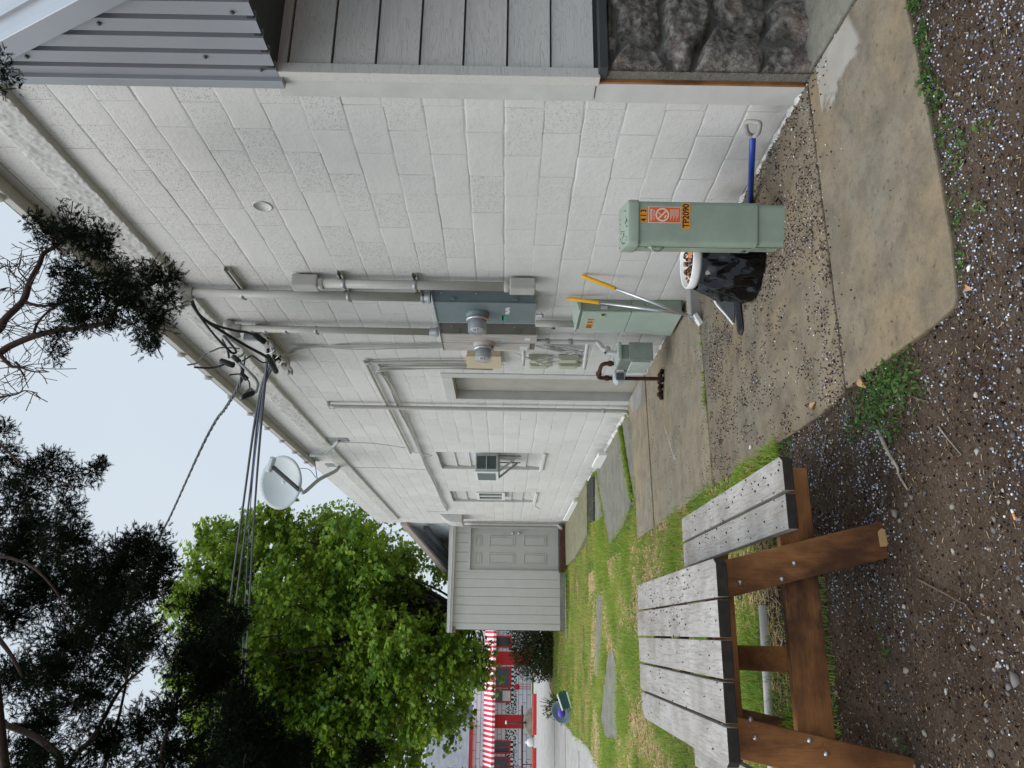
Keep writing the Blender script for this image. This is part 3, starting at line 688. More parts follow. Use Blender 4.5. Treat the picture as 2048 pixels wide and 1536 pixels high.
for (z, r) in ((.60, .016), (.62, .016), (.33, .018), (.12, .028)):
    m = M(); m.lathe((2.555, 5.7665 if z > .45 else 5.7615, z), [(r, 0), (r, .002), (r-.004, .003), (r-.004, .0005), (.0001, .0005)], (0, -1, 0), 18); m.build('knockout', MATS['cabinet_shaded_green'], t)
F_X = basis
for (y, ch) in ((6.075, '333'), (5.985, 'S'), (5.93, '1')):
    w_ = .028*len(ch)
    m = M(); m.box((2.4865, y-w_/2-.004, .735), (2.4885, y+w_/2+.004, .79)); p = m.build('number_label', AMBER, t)
    text('digits', ch, .05, basis((2.4860, y, .7625), (0, -1, 0), (0, 0, 1)), INK, p)
m = M(); m.tube([(2.545, 6.17, .87), (2.545, 6.17, 1.215)], .03, 18); c = m.build('riser_conduit', CONDUIT, t)
m = M(); m.lathe((2.515, 6.19, 1.06), [(.018, 0), (.018, .012), (.0001, .012)], (-1, .2, 0), 16); m.build('meter_tag', DARKGREY, t)
tag((lambda: (m.__init__(), m.prism([(2.28, 5.34, -.01), (2.56, 5.34, -.01), (2.57, 5.46, -.01), (2.30, 5.46, -.01)], (0, 0, 0), (0, 0, .085)), m.build('concrete_block', paint('grey_block', (.33, .32, .30), .85, .15), None, .008))[2])(), 'low grey concrete block on the ground against the wall before the cabinet', 'block')
# water/gas risers from beige box to gas meter
PIPEW = paint('off_white_pipe', (.56, .55, .53), .45, .1)
t = thing('gas_meter', (2.3, 6.6, 0), 'grey green gas meter with a silver dial housing hung on bent pipes', 'gas meter')
m = M()
m.box((2.27, 6.28, .13), (2.46, 6.70, .44)); 
m.__init__()
m.box((2.262, 6.30, .105), (2.458, 6.66, .34)); m.build('meter_case', GASG, t, .06, seg=5)
m = M(); m.box((2.25, 6.262, .09), (2.47, 6.285, .36)); m.build('rear_flange', GASG, t, .05, seg=5)
m = M(); m.box((2.25, 6.675, .09), (2.47, 6.70, .36)); m.build('front_flange', GASG, t, .05, seg=5)
m = M(); m.box((2.265, 6.29, .26), (2.455, 6.665, .455)); m.build('meter_shoulder', GASG, t, .02)
m = M(); m.box((2.255, 6.24, .445), (2.465, 6.70, .487)); m.build('meter_top_plate', paint('pale_cast_top', (.46, .52, .47), .45, .15), t, .012)
for k in range(5):
    m = M(); m.box((2.244, 6.33+k*.075, .27), (2.252, 6.345+k*.075, .44)); m.build('rib', GASG, t, .003)
m = M(); m.prism([(2.25, 6.66, .33), (2.15, 6.68, .36), (2.13, 6.68, .43), (2.17, 6.68, .475), (2.25, 6.66, .48)], (0, 0, 0), (0, .15, 0)); h = m.build('index_housing', paint('silver_index', (.55, .60, .60), .35, .1), t, .01)
m = M(); m.box((2.15, 6.655, .365), (2.235, 6.675, .455)); m.build('index_glass', m_plain('index_dark', (.10, .11, .12), .15), h, .004)
m = M(); m.box((2.238, 6.30, .11), (2.2615, 6.66, .335)); m.build('side_plate', paint('pale_end_plate', (.46, .52, .48), .45, .1), t, .05, seg=5)
m = M(); m.tube(curve([(2.53, 6.56, 1.19), (2.53, 6.56, .95), (2.53, 6.56, .70), (2.52, 6.55, .63), (2.44, 6.47, .60), (2.40, 6.43, .575), (2.38, 6.42, .53), (2.37, 6.42, .47)], 5), .021, 14); m.build('inlet_pipe', PIPEW, t)
for z in (1.07, .86):
    m = M(); m.lathe((2.53, 6.56, z), [(.026, 0), (.03, .01), (.03, .03), (.026, .04)], (0, 0, 1), 12); m.build('coupling', GALV, t)
m = M(); m.tube(curve([(2.53, 6.56, .72), (2.50, 6.68, .72), (2.47, 6.84, .715), (2.44, 7.02, .71)], 4), .02, 12); m.build('branch_pipe', PIPEW, t)
m = M(); m.tube([(2.52, 6.60, 1.31), (2.47, 6.80, 1.30), (2.45, 6.98, 1.30)], .017, 12); m.build('upper_branch_pipe', PIPEW, t)
m = M(); m.lathe((2.41, 6.43, .565), [(.018, -.03), (.028, -.02), (.028, .02), (.018, .03), (.012, .06)], (-.6, -.5, .3), 14); m.build('shut_off_valve', PIPEW, t)
m = M(); m.tube(curve([(2.34, 6.60, .48), (2.34, 6.60, .55), (2.33, 6.62, .59), (2.31, 6.70, .60), (2.285, 6.80, .60), (2.28, 6.83, .585), (2.278, 6.835, .54), (2.278, 6.835, .3), (2.278, 6.83, -.02)], 5), .0185, 14); m.build('rusty_riser', RUST, t)
for p, a in (((2.34, 6.60, .50), (0, 0, 1)), ((2.30, 6.75, .602), (-.15, 1, 0)), ((2.278, 6.835, .50), (0, 0, 1)), ((2.278, 6.835, .36), (0, 0, 1))):
    m = M(); m.lathe(p, [(.023, 0), (.028, .006), (.028, .03), (.023, .036)], a, 10); m.build('union_nut', RUST if p[2] != .36 else paint('orange_rust', (.26, .07, .03), .8, .3), t)
pv = Vector((2.37, 6.56, .475))-ORIG[t]
for o in t.children:
    if o.name.split('.')[0] in ('meter_case', 'rear_flange', 'front_flange', 'meter_shoulder', 'meter_top_plate', 'rib', 'index_housing', 'side_plate') :
        for q in [o]+list(o.children):
            for v_ in q.data.vertices: v_.co = pv+(v_.co-pv)*.78
            for md_ in q.modifiers: md_.width *= .78
# vent pipe, straps
t = thing('vent_pipe', (2.54, 8.86, 0), 'slim painted vertical pipe with an elbow at its top beside the doorway', 'pipe')
m = M(); m.tube(curve([(2.60, 8.85, 3.585), (2.555, 8.85, 3.58), (2.54, 8.85, 3.55), (2.54, 8.85, 3.4), (2.54, 8.86, 2.0), (2.54, 8.86, .5), (2.54, 8.87, .06), (2.53, 8.88, .01), (2.50, 8.93, -.02)], 5), .024, 16); m.build('pipe', CONDUIT, t)
for z in (3.50, .28, 3.545):
    m = M(); m.lathe((2.54, 8.857, z), [(.025, 0), (.029, .002), (.029, .035), (.025, .037)], (0, 0, 1), 16); m.build('coupling', CONDUIT, t)
# two long cable conduits stepping over the wall
t = thing('cable_conduit', (2.56, 9.3, 1.5), 'long upper conduit running down the wall then along it past the vent pipe', 'conduit', 'conduits elbowed across the block wall')
m = M(); m.tube(curve([(2.57, 7.25, 1.53), (2.57, 7.27, 2.2), (2.57, 7.33, 2.80), (2.57, 7.36, 2.875), (2.57, 7.43, 2.885), (2.57, 9.0, 2.89), (2.57, 11.45, 2.90)], 6), .016, 12); m.build('pipe', CONDUIT, t)
m = M(); m.lathe((2.57, 7.34, 2.83), [(.017, 0), (.022, .004), (.022, .045), (.017, .05)], (0, .12, 1), 12); m.build('elbow_collar', CONDUIT, t)
t = thing('cable_conduit', (2.56, 12, 1.5), 'long lower conduit with strapped wires running on toward the shed', 'conduit', 'conduits elbowed across the block wall')
m = M(); m.tube(curve([(2.575, 7.42, 1.53), (2.575, 7.42, 2.2), (2.575, 7.48, 2.70), (2.575, 7.50, 2.75), (2.575, 7.56, 2.76), (2.575, 9.5, 2.76), (2.575, 13, 2.76), (2.575, 17.3, 2.75)], 6), .014, 12); m.build('pipe', CONDUIT, t)
for k in range(3):
    pts = [(2.58-.02*(k == 1), 7.45+k*.02, 1.6), (2.56, 7.46, 2.2), (2.555-.01*k, 7.50, 2.74+.02*k)]
    for q in range(9): pts.append((2.56-.012*rnd.random(), 7.8+q*1.15, 2.73+.05*rnd.random()-.02*k))
    m = M(); m.tube(curve(pts, 4), .0055, 5); m.build('strapped_wire', WIREM, t)
t = thing('wall_wiring', (2.58, 12, 2), 'thin painted wires looping down the far end of the block wall', 'wires')
for pts in ([(2.592, 17.3, 2.75), (2.59, 17.55, 2.85), (2.59, 17.5, 3.2), (2.59, 17.5, 3.25)], [(2.592, 10.9, 4.0), (2.592, 10.95, 3.4), (2.59, 11.2, 2.95)], [(2.592, 12.7, 4.2), (2.592, 12.72, 3.4), (2.59, 12.8, 2.8)],
            [(2.592, 11.45, 2.9), (2.592, 11.7, 2.6), (2.592, 11.9, 2.8)], [(2.592, 14.9, 1.0), (2.59, 15.3, .95), (2.592, 15.9, .8), (2.59, 16.5, .82), (2.59, 17.0, .68)]):
    m = M(); m.tube(curve(pts, 6), .004, 5); m.build('wire', WIREM, t)
# bundle of wires down to the beige box
t = thing('wire_bundle', (2.57, 6.9, 2.1), 'bundle of thin wires strapped to the wall below the cable bracket', 'wires')
for k in range(4):
    pts = [(2.46, 6.9-.03*k, 3.60-.01*k), (2.52, 6.95, 3.52+.01*k), (2.575, 6.97-.02*k, 3.42), (2.58-.006*k, 6.86+.025*k, 2.9), (2.58-.005*k, 6.84+.02*k+.02*rnd.random(), 2.5), (2.58-.004*k, 6.82+.018*k, 2.1), (2.585, 6.82+.01*k, 1.95)]
    m = M(); m.tube(curve(pts, 6), .0065 if k < 2 else .0045, 6); m.build('wire', WIREM, t)
# cable bracket
t = thing('cable_bracket', (2.5, 6.95, 3.66), 'steel channel bracket on the wall holding the service cables', 'bracket')
m = M(); m.box((2.50, 6.42, 3.66), (2.598, 7.42, 3.72)); m.build('channel', CONDUIT, t, .006)
m = M(); m.box((2.49, 6.40, 3.62), (2.51, 7.40, 3.655)); m.build('channel_lip', CONDUIT, t, .003)
for y in (6.5, 6.72, 6.9, 7.1, 7.33):
    m = M(); m.lathe((2.45, y, 3.60), [(.012, 0), (.03, .006), (.02, .02), (.02, .03), (.03, .045), (.012, .05)], (0, 0, 1), 12); m.build('spool_insulator', CONDUIT if y != 6.9 else BLACK, t)
for k in range(9):
    y = 6.55+.05*k; m = M(); m.tube(curve([(2.46, y, 3.62), (2.42, y+.05, 3.58+.03*(k % 3)), (2.41, y+.12, 3.66), (2.45, y+.10, 3.70)], 5), .0035, 5); m.build('tie_wire', STEEL, t)
CAB = m_plain('black_cable', (.018, .018, .02), .45); CABG = m_plain('grey_cable', (.30, .31, .31), .45)
G1 = 'drip loops between the weatherheads and the service cables'
loops = {
'c1': ([(2.45,5.6,3.94),(2.386,5.7,3.917),(2.342,5.8,3.84),(2.313,5.85,3.692),(2.313,5.9,3.586),(2.322,6.0,3.544)], .011, CAB, 'black cable running down from the first weatherhead to a splice by the bracket'),
'c2': ([(2.441,5.6,3.939),(2.369,5.7,3.907),(2.291,5.8,3.773),(2.24,6.0,3.63),(2.218,6.2,3.52),(2.208,6.3,3.506)], .013, CAB, 'thick black cable running straight from the first weatherhead to the bracket'),
'c3': ([(2.428,5.6,3.945),(2.335,5.7,3.883),(2.22,5.75,3.786),(2.142,5.8,3.706),(2.114,5.85,3.667),(2.15,5.9,3.66),(2.282,6.0,3.78),(2.395,6.2,3.896)], .010, CAB, 'black cable looping between the first and the second weatherhead'),
'c4': ([(2.395,6.2,3.883),(2.239,6.0,3.692),(2.159,5.9,3.6),(2.08,5.8,3.567),(2.058,5.8,3.624)], .010, CABG, 'grey cable hanging in a loop below the second weatherhead'),
'c5': ([(2.358,6.2,3.9),(2.157,5.9,3.73),(2.057,5.8,3.671)], .009, CAB, 'short black cable from the second weatherhead to the grey splice'),
'c7': ([(2.045,5.8,3.622),(1.934,5.8,3.49),(1.884,5.9,3.455),(1.8,5.9,3.461),(1.828,5.9,3.509),(1.722,5.8,3.543)], .011, CABG, 'pale cable bending down to the outermost black splice'),
'c8': ([(2.208,6.3,3.506),(2.124,6.1,3.501),(2.145,6.0,3.556),(2.082,5.9,3.571),(2.03,5.8,3.561)], .007, CAB, 'thin black cable arched from the bracket to the middle splice'),
'c9': ([(2.31,6.3,3.495),(2.319,6.2,3.45),(2.327,6.1,3.44),(2.306,6.0,3.451)], .006, CAB, 'thin black jumper below the splice nearest the wall'),
'c10': ([(1.92,5.65,3.87),(1.967,5.8,3.81),(1.985,5.8,3.734),(2.006,5.8,3.689)], .008, CAB, 'black cable tail rising left from the long splice'),
'c11': ([(1.92,5.6,3.904),(1.976,5.7,3.873),(2.084,5.8,3.866),(2.11,5.8,3.81),(2.215,6.0,3.813),(2.282,6.2,3.741)], .007, CABG, 'thin grey cable curling up to a pale end cap'),
'c12': ([(1.894,5.75,3.634),(1.92,5.8,3.575),(1.904,5.8,3.542),(1.863,5.8,3.493),(1.825,5.85,3.493)], .006, CAB, 'thin black jumper through the square splice'),
'c13': ([(2.215,6.2,3.69),(2.031,5.9,3.581),(1.904,5.8,3.553)], .007, CAB, 'thin black cable from the bracket to the square splice')}
for k, (pts, r, mt, lb) in loops.items(): cable('cable', pts, r, mt, lb, 'cable', G1)
for (a, b, r, lb) in (((2.33, 5.98, 3.56), (2.285, 6.05, 3.48), .026, 'black splice sleeve beside the second weatherhead, nearest the wall'), ((2.03, 5.8, 3.74), (1.99, 5.8, 3.62), .024, 'long black splice sleeve below the second weatherhead'),
    ((2.07, 5.8, 3.64), (2.02, 5.8, 3.58), .020, 'short splice sleeve next to the long black one'), ((1.93, 5.8, 3.565), (1.88, 5.82, 3.51), .020, 'square black splice in the middle of the loops'), ((1.73, 5.82, 3.545), (1.80, 5.9, 3.475), .022, 'outermost black splice sleeve, farthest from the wall'), ((2.24, 6.25, 3.52), (2.17, 6.5, 3.50), .026, 'black splice clump at the cable bracket')):
    m = M(); a = Vector(a); b = Vector(b); m.tube([a, a+(b-a)*.08, a+(b-a)*.92, b], [r*.6, r, r, r*.6], 12); tag(m.build('cable_splice', BLACK), lb, 'cable splice', 'splices on the drip loops')
def line(pts, r, mat, lb, twist=0):
    P = curve(pts, 14)
    if not twist: m = M(); m.tube(P, r, 6)
    else:
        m = M()
        for ph in range(3):
            Q = []; s_ = 0
            for i, p in enumerate(P):
                if i: s_ += (P[i]-P[i-1]).length
                a = s_*twist+ph*2.09; Q.append(p+Vector((math.cos(a), 0, math.sin(a)))*r*1.25)
            m.tube(Q, r, 5)
    tag(m.build('service_cable', mat), lb, 'cable', 'overhead cables leaving the bracket')
line([(2.419,6.75,3.62),(2.323,8.023,4.144),(1.586,10.855,5.135),(-1.005,15.51,6.771),(-3.756,18.834,7.962),(-8,23.5,9.9)], .017, CAB, 'thickest overhead cable of the group leaving the bracket')
line([(2.41,6.80,3.62),(2.30,8.023,4.124),(1.55,10.855,5.06),(-1.055,15.51,6.66),(-3.83,18.834,7.85),(-8.2,23.5,9.75)], .015, CAB, 'overhead cable just below the thickest one')
line([(2.418,6.76,3.68),(2.407,7.119,3.801),(1.563,10.922,4.985),(-1.233,15.829,6.369),(-3.996,19.1,7.283),(-8,23.8,8.7)], .014, CAB, 'lowest overhead cable leaving the bracket')
line([(2.419,6.666,3.653),(1.562,10.922,5.048),(-1.234,15.829,6.445),(-3.997,19.1,7.371),(-8,23.8,8.8)], .007, m_plain('blue_grey_cable', (.07, .07, .16)), 'thin bluish overhead cable between the black ones')
line([(2.071,5.8,3.645),(1.996,5.85,3.576),(1.93,6.1,3.67),(2.05,7.305,4.223),(2.1,7.943,4.543),(2.0,8.98,5.086),(1.5,10.922,6.156),(1.25,11.587,6.564),(0.037,13.914,8.031),(-2.383,17.238,10.306)], .008, CAB, 'twisted black overhead drop rising toward the dark tree', 9)

# satellite dish and empty mount
t = thing('satellite_dish', (2.6, 12.5, 4.2), 'grey satellite dish on a bent arm above the roof edge', 'satellite dish')
dc = Vector((2.106, 11.531, 4.836)); ax = (Vector((2.465, 11.38, 4.80))-Vector((1.709, 11.69, 5.06))).normalized()
tov = (Vector((0, 0, 1.45))-dc).normalized()
nrm = (tov*1.0+Vector((-.25, -.1, 1.0))*.62); nrm = (nrm-ax*nrm.dot(ax)).normalized(); mn = nrm.cross(ax).normalized()
A_, B_ = .415, .355; vs = []; fs = []; R = 8; S = 40
for i in range(R+1):
    for j in range(S):
        q = i/R; a = 2*math.pi*j/S; vs.append(dc+ax*(A_*q*math.cos(a))+mn*(B_*q*math.sin(a))+nrm*(.075*q*q-.075))
for i in range(R):
    for j in range(S): fs.append((i*S+j, i*S+(j+1) % S, (i+1)*S+(j+1) % S, (i+1)*S+j))
m = M(); m.add(vs, fs, True); d = m.build('reflector', DISH, t); sol = d.modifiers.new('thickness', 'SOLIDIFY'); sol.thickness = .012; sol.offset = -1 if nrm.dot(Vector((0, 0, 1))) > 0 else 1
up_ = mn if mn.z > 0 else -mn
rt = up_.cross(nrm); 
fx = rt if rt.dot(Vector((1, 0, 0))) > 0 else -rt
mt_ = Matrix((fx, up_, fx.cross(up_))).transposed().to_4x4()
if fx.cross(up_).dot(nrm) < 0: pass
def on_dish(a, b): 
    q2 = (a/A_)**2+(b/B_)**2; return dc+fx*a+up_*b+nrm*(.075*q2-.075+.006)
for (s_, sz, a, b) in (('DIRECTV', .07, -.15, .03), ('SlimLine', .05, -.10, -.12)):
    mm = mt_.copy(); mm.translation = on_dish(a, b); tx = text('lettering', s_, sz, mm, m_plain('dish_print', (.13, .15, .17)) if 'dish_print' not in MATS else MATS['dish_print'], t)
    for v_ in tx.data.vertices:
        q = v_.co+ORIG[t]-dc; aa, bb_ = q.dot(fx), q.dot(up_); v_.co = dc+fx*aa+up_*bb_+nrm*(.075*((aa/A_)**2+(bb_/B_)**2)-.075+.004)-ORIG[t]
m = M(); P = [on_dish(-.15+x*1.2, .11+y*1.2)+nrm*.002 for x, y in ((-.06, -.035), (.03, -.035), (.05, -.01), (.03, .03), (-.01, .045), (-.05, .03))]; m.add(P, [tuple(range(6))]); m.build('wedge_emblem', MATS['dish_print'], t)
base = dc-up_*B_*.92+nrm*.01; lnb = Vector((2.27, 11.10, 4.87))
m = M(); m.beam(base-nrm*.03, lnb, .045, .055, nrm); m.build('feed_arm', DARKGREY, t, .006)
m = M(); dd = (lnb-base).normalized(); m.beam(lnb+up_*.02-fx*.10, lnb+up_*.02+fx*.13, .09, .08, up_); m.build('receiver_head', DISH, t, .02)
m = M(); m.tube(curve([dc-up_*B_*.86-nrm*.08, dc-up_*B_*1.15-nrm*.02, Vector((2.20, 11.75, 4.32)), Vector((2.40, 12.1, 4.17)), Vector((2.56, 12.55, 4.21))], 6), .028, 14); m.build('mast_arm', GALV, t)
m = M(); m.box((2.585, 12.44, 4.12), (2.60, 12.66, 4.42)); m.build('wall_plate', GALV, t, .004)
m = M(); m.tube([(2.18, 11.72, 4.34), (2.59, 12.15, 4.52)], .008, 8); m.build('brace_rod', GALV, t)
m = M(); m.tube(curve([dc-up_*B_*.9, (2.22, 11.6, 4.62), (2.34, 11.7, 4.66), (2.36, 11.75, 4.50), (2.22, 11.7, 4.36)], 6), .005, 6); m.build('coax_loop', CAB, t)
t = thing('empty_dish_mount', (2.6, 10.8, 3.75), 'bare bent mounting arm on the wall beside the satellite dish', 'bracket')
m = M(); m.tube(curve([(2.58, 10.75, 3.84), (2.50, 10.85, 3.96), (2.43, 10.9, 4.06), (2.40, 10.9, 4.16), (2.395, 10.9, 4.30)], 6), .024, 14); m.build('arm', DISH, t)
m = M(); m.box((2.587, 10.66, 3.72), (2.60, 10.86, 4.0)); m.build('wall_plate', GALV, t, .004)
m = M(); m.lathe((2.395, 10.9, 4.28), [(.028, 0), (.03, .01), (.03, .04), (.001, .04)], (0, 0, 1), 12); m.build('arm_clamp', DARKGREY, t)

# window air conditioner
t = thing('air_conditioner', (2.5, 11.9, 1.57), 'window air conditioner sticking out of the boarded window on metal brackets', 'air conditioner')
m = M(); m.box((2.335, 11.585, 1.575), (2.62, 12.27, 1.92)); m.build('case', paint('ac_case', (.50, .55, .53), .45, .1), t, .006)
m = M()
for k in range(13): m.box((2.352+k*.0195, 11.574, 1.60), (2.364+k*.0195, 11.583, 1.905))
for k in range(1): pass
SL = m_plain('louver_dark', (.035, .06, .055), .5)
for k in range(13):
    m = M(); m.box((2.375+k*.0155, 11.576, 1.605), (2.384+k*.0155, 11.5845, 1.90)); m.build('louver_slot', SL, t)
m = M(); m.box((2.37, 11.570, 1.745), (2.59, 11.578, 1.757)); m.build('louver_bar', MATS['ac_case'], t)
m = M(); m.box((2.318, 11.575, 1.565), (2.334, 12.28, 1.93)); fr = m.build('rear_frame', WHITEP, t, .004)
m = M(); m.box((2.313, 11.66, 1.61), (2.3175, 12.2, 1.89)); m.build('coil_grille', m_plain('coil_grey', (.16, .18, .18), .5, .3), fr)
for y in (11.66, 12.15):
    m = M(); m.beam((2.34, y, 1.56), (2.60, y, 1.56), .025, .025); m.build('support_bar', GALV, t)
    m = M(); m.beam((2.36, y, 1.55), (2.585, y-.02, 1.27), .03, .02, (0, 1, 0)); m.build('support_strut', GALV, t)
    m = M(); m.box((2.588, y-.015, 1.22), (2.60, y+.015, 1.56)); m.build('support_foot', DARKGREY, t)

# ---------------------------------------------------------------- ground and slabs
def g(y):
    if y < 8: return 0.0
    if y < 20: return -.08*(y-8)/12
    return -.08-.12*min((y-20)/28, 1)
def ground():
    xs = np.unique(np.concatenate([np.arange(-60, -4, 2.0), np.arange(-4, -1.7, .12), np.arange(-1.7, 3.2, .022), np.arange(3.2, 6, .2), np.arange(6, 62, 2.0)]))
    ys = np.unique(np.concatenate([np.arange(-20, .9, 1.0), np.arange(.9, 4.6, .022), np.arange(4.6, 22, .15), np.arange(22, 60, 1.0), np.arange(60, 260, 10.0)]))
    V = []
    for x in xs:
        for y in ys:
            z = g(y)-(.05 if onslab(x, y) else .014)
            if y < 14 and -4 < x < 5: z += .007*noise.noise((x*1.3, y*1.3, 0))+.006*noise.noise((x*5, y*5, 2))
            if y < 5 and -1.8 < x < 3.2: z += .0065*noise.noise((x*16, y*16, 4))+.0045*noise.noise((x*45, y*45, 8))
            V.append((x, y, z))
    n = len(ys); F = [(i*n+j, (i+1)*n+j, (i+1)*n+j+1, i*n+j+1) for i in range(len(xs)-1) for j in range(n-1)]
    tag(npmesh('ground', V, F, DIRT, None, True), kind='structure')
def gz(x, y):
    z = g(y)-.014
    if y < 14 and -4 < x < 5: z += .007*noise.noise((x*1.3, y*1.3, 0))+.006*noise.noise((x*5, y*5, 2))
    if y < 5 and -1.8 < x < 3.2: z += .0065*noise.noise((x*16, y*16, 4))+.0045*noise.noise((x*45, y*45, 8))
    return z
SLABS = []
def slab(poly, mat, dz=0, tilt=0, name='walk_slab', jit=.006, th=.09):
    P = []
    for i in range(len(poly)):
        a = Vector(poly[i]); b = Vector(poly[(i+1) % len(poly)]); n = max(1, int((b-a).length/.07)); nn = Vector((-(b-a).y, (b-a).x)).normalized()
        for k in range(n):
            q = a.lerp(b, k/n); P.append(q+nn*(jit*(noise.noise((q.x*9, q.y*9, 5))+.5*noise.noise((q.x*30, q.y*30, 5)))) if k else q)
    m = M(); n = len(P); T = [(p.x, p.y, g(p.y)+dz+tilt*(p.x-poly[0][0])) for p in P]; Bt = [(p.x, p.y, g(p.y)-th) for p in P]
    m.add(T+Bt, [tuple(range(n)), tuple(range(2*n-1, n-1, -1))]+[(i, n+i, n+(i+1) % n, (i+1) % n) for i in range(n)], False)
    SLABS.append([(p[0], p[1]) for p in poly]); o = m.build(name, mat, None, .007, (0, 0, 0)); return tag(o, kind='structure')
GREYSLAB = None
def mk(name, *a, **k):
    n, c, f, m = m_concrete(name, *a, **k); n.col(c); n.bump(m, .25, .01); n.bump(f, .3, .004); return n.m
SLAB2 = mk('tan_concrete', (.19, .163, .125), (.225, .17, .105), (.085, .068, .05), 4, .8)
SLAB3 = mk('beige_concrete', (.27, .235, .18), (.30, .235, .15), (.15, .12, .085), 7, .4)
SLABG = mk('grey_concrete', (.185, .18, .15), (.225, .21, .17), (.10, .10, .075), 6, .5)
SLABM = mk('mossy_concrete', (.23, .21, .145), (.19, .185, .11), (.09, .10, .045), 9, .3)
PAVE = mk('pale_pavement', (.36, .34, .32), (.40, .38, .36), (.24, .23, .21), 12, .2)
slab([(1.06, 2.275), (1.25, 2.252), (1.57, 2.25), (2.25, 2.262), (2.525, 2.262), (2.565, 2.6), (2.60, 3.125), (1.012, 3.132), (1.018, 2.40), (1.03, 2.30)], SLAB)
slab([(2.54, 2.1), (6, 2.1), (6, 3.12), (2.618, 3.12), (2.583, 2.6)], SLABG, .008)
slab([(1.005, 3.146), (2.60, 3.142), (2.60, 5.398), (1.0, 5.325), (.985, 4.58), (.978, 3.42)], SLAB2)
slab([(1.0, 5.338), (2.60, 5.412), (2.60, 7.66), (.985, 7.5)], SLAB3, .003)
slab([(.985, 7.51), (2.60, 7.672), (2.60, 8.86), (2.23, 8.56), (.99, 8.48)], SLAB3, .012)
slab([(1.30, 8.56), (2.25, 8.66), (2.58, 8.93), (2.55, 9.45), (1.95, 9.1), (1.5, 8.72)], SLABG, -.005)
slab([(1.45, 8.86), (1.95, 9.24), (2.52, 9.62), (2.54, 12.3), (2.1, 11.9), (1.67, 11.42), (1.19, 10.89), (1.25, 9.58)], SLABG, .012, .004)
slab([(1.70, 11.62), (2.1, 12.03), (2.54, 12.42), (2.56, 12.66), (1.72, 12.8)], SLABG, 0)
slab([(1.66, 13.68), (2.60, 13.60), (2.60, 19.2), (1.55, 18.9), (1.50, 16.5), (1.58, 15.0)], SLABM, .05)
slab([(-.28, 11.39), (-.92, 12.14), (-1.22, 12.44), (-1.4, 11.94), (-1.27, 10.62), (-.99, 10.65), (-.47, 10.45), (-.2, 10.9)], SLABG, .01, name='stepping_slab')
slab([(.60, 12.72), (-.2, 13.1), (-.75, 13.0), (-.3, 12.3), (.12, 12.06), (.56, 12.05)], SLABG, 0, name='stepping_slab')
slab([(-4.2, 8), (-2.9, 10.5), (-1.97, 13.1), (-1.89, 15), (-2.06, 17.9), (-2.14, 22.1), (-1.75, 27.4), (.5, 31), (16, 31), (16, 60), (-50, 60), (-50, 8)], PAVE, -.012, name='pavement', jit=.03)
# expansion joints and cracks of the pavement
for k, y in enumerate((16.6, 20.5, 25, 30, 36)):
    m = M(); a = -2.2 if k < 3 else 6; m.box((-16, y-.03, g(y)-.03), (a, y+.03, g(y)-.0075)); tag(m.build('pavement_joint', mk('joint_filler', (.09, .085, .07), (.12, .11, .09), (.05, .05, .04), 3) if 'joint_filler' not in MATS else MATS['joint_filler']), kind='structure')
m = M(); m.prism([(2.58, 12.70, 0), (1.78, 12.84, 0), (1.86, 13.62, 0), (2.58, 13.56, 0)], (0, 0, -.09), (0, 0, .075)); tag(m.build('timber_edging', paint('dark_wet_timber', (.035, .034, .03), .8, .4, 14)), 'dark wet timber strip lying across the walk before the mossy slab', 'timber')
for (a, b, lb) in (((2.44, 10.85), (2.43, 11.75), 'short white board lying along the wall foot beside the grey slab'), ((2.50, 15.4), (2.49, 18.1), 'long white board lying along the wall foot near the shed')):
    m = M(); m.prism([(a[0], a[1], g(a[1])), (a[0]+.05, a[1], g(a[1])), (a[0]+.05, a[1], g(a[1])+.09+.05), (a[0], a[1], g(a[1])+.09+.05)], (0, 0, 0), (0, b[1]-a[1], 0)); tag(m.build('white_board', WHITEP, None, .004), lb, 'board', 'white boards along the wall')

def inpoly(x, y, P):
    c = False; n = len(P)
    for i in range(n):
        x1, y1 = P[i]; x2, y2 = P[(i+1) % n]
        if (y1 > y) != (y2 > y) and x < (x2-x1)*(y-y1)/(y2-y1)+x1: c = not c
    return c
def onslab(x, y): return any(inpoly(x, y, s) for s in SLABS)
ground()
# ---------------------------------------------------------------- telecom pedestal
t = thing('utility_pedestal', (2.09, 3.69, 0), 'pale green metal pedestal with orange warning and number stickers on the concrete', 'utility pedestal')
U = Vector((.963, -.27, 0)); NN = Vector((-.27, -.963, 0)); PR = Vector((2.177, 3.556, 0)); W_, D_ = .235, .20
def pp(u, d, z): return PR-U*u-NN*d+Vector((0, 0, z))      # u leftwards along the front, d into depth
def rr(e, z, r=.028, top=None):
    """rounded footprint ring, e = outward offset"""
    o = []; 
    for (cu, cd, a0) in ((r-e, r-e, -90), (W_-r+e, r-e, 0), (W_-r+e, D_-r+e, 90), (r-e, D_-r+e, 180)):
        for k in range(5):
            a = rad(a0+k*22.5); o.append((cu+math.sin(a)*r*1.0, cd-math.cos(a)*r))
    # order right-front, left-front, left-back, right-back
    q = []
    for (u, d) in o: q.append(pp(u, d, z if top is None else top(u, d)))
    return q
def ringbody(m, rings, cap0=True, cap1=True, sm=True):
    n = len(rings[0]); vs = [v for r in rings for v in r]
    m.add(vs, [(i*n+j, (i+1)*n+j, (i+1)*n+(j+1) % n, i*n+(j+1) % n) for i in range(len(rings)-1) for j in range(n)], sm)
    if cap1: m.add(rings[-1], [tuple(range(n))], False)
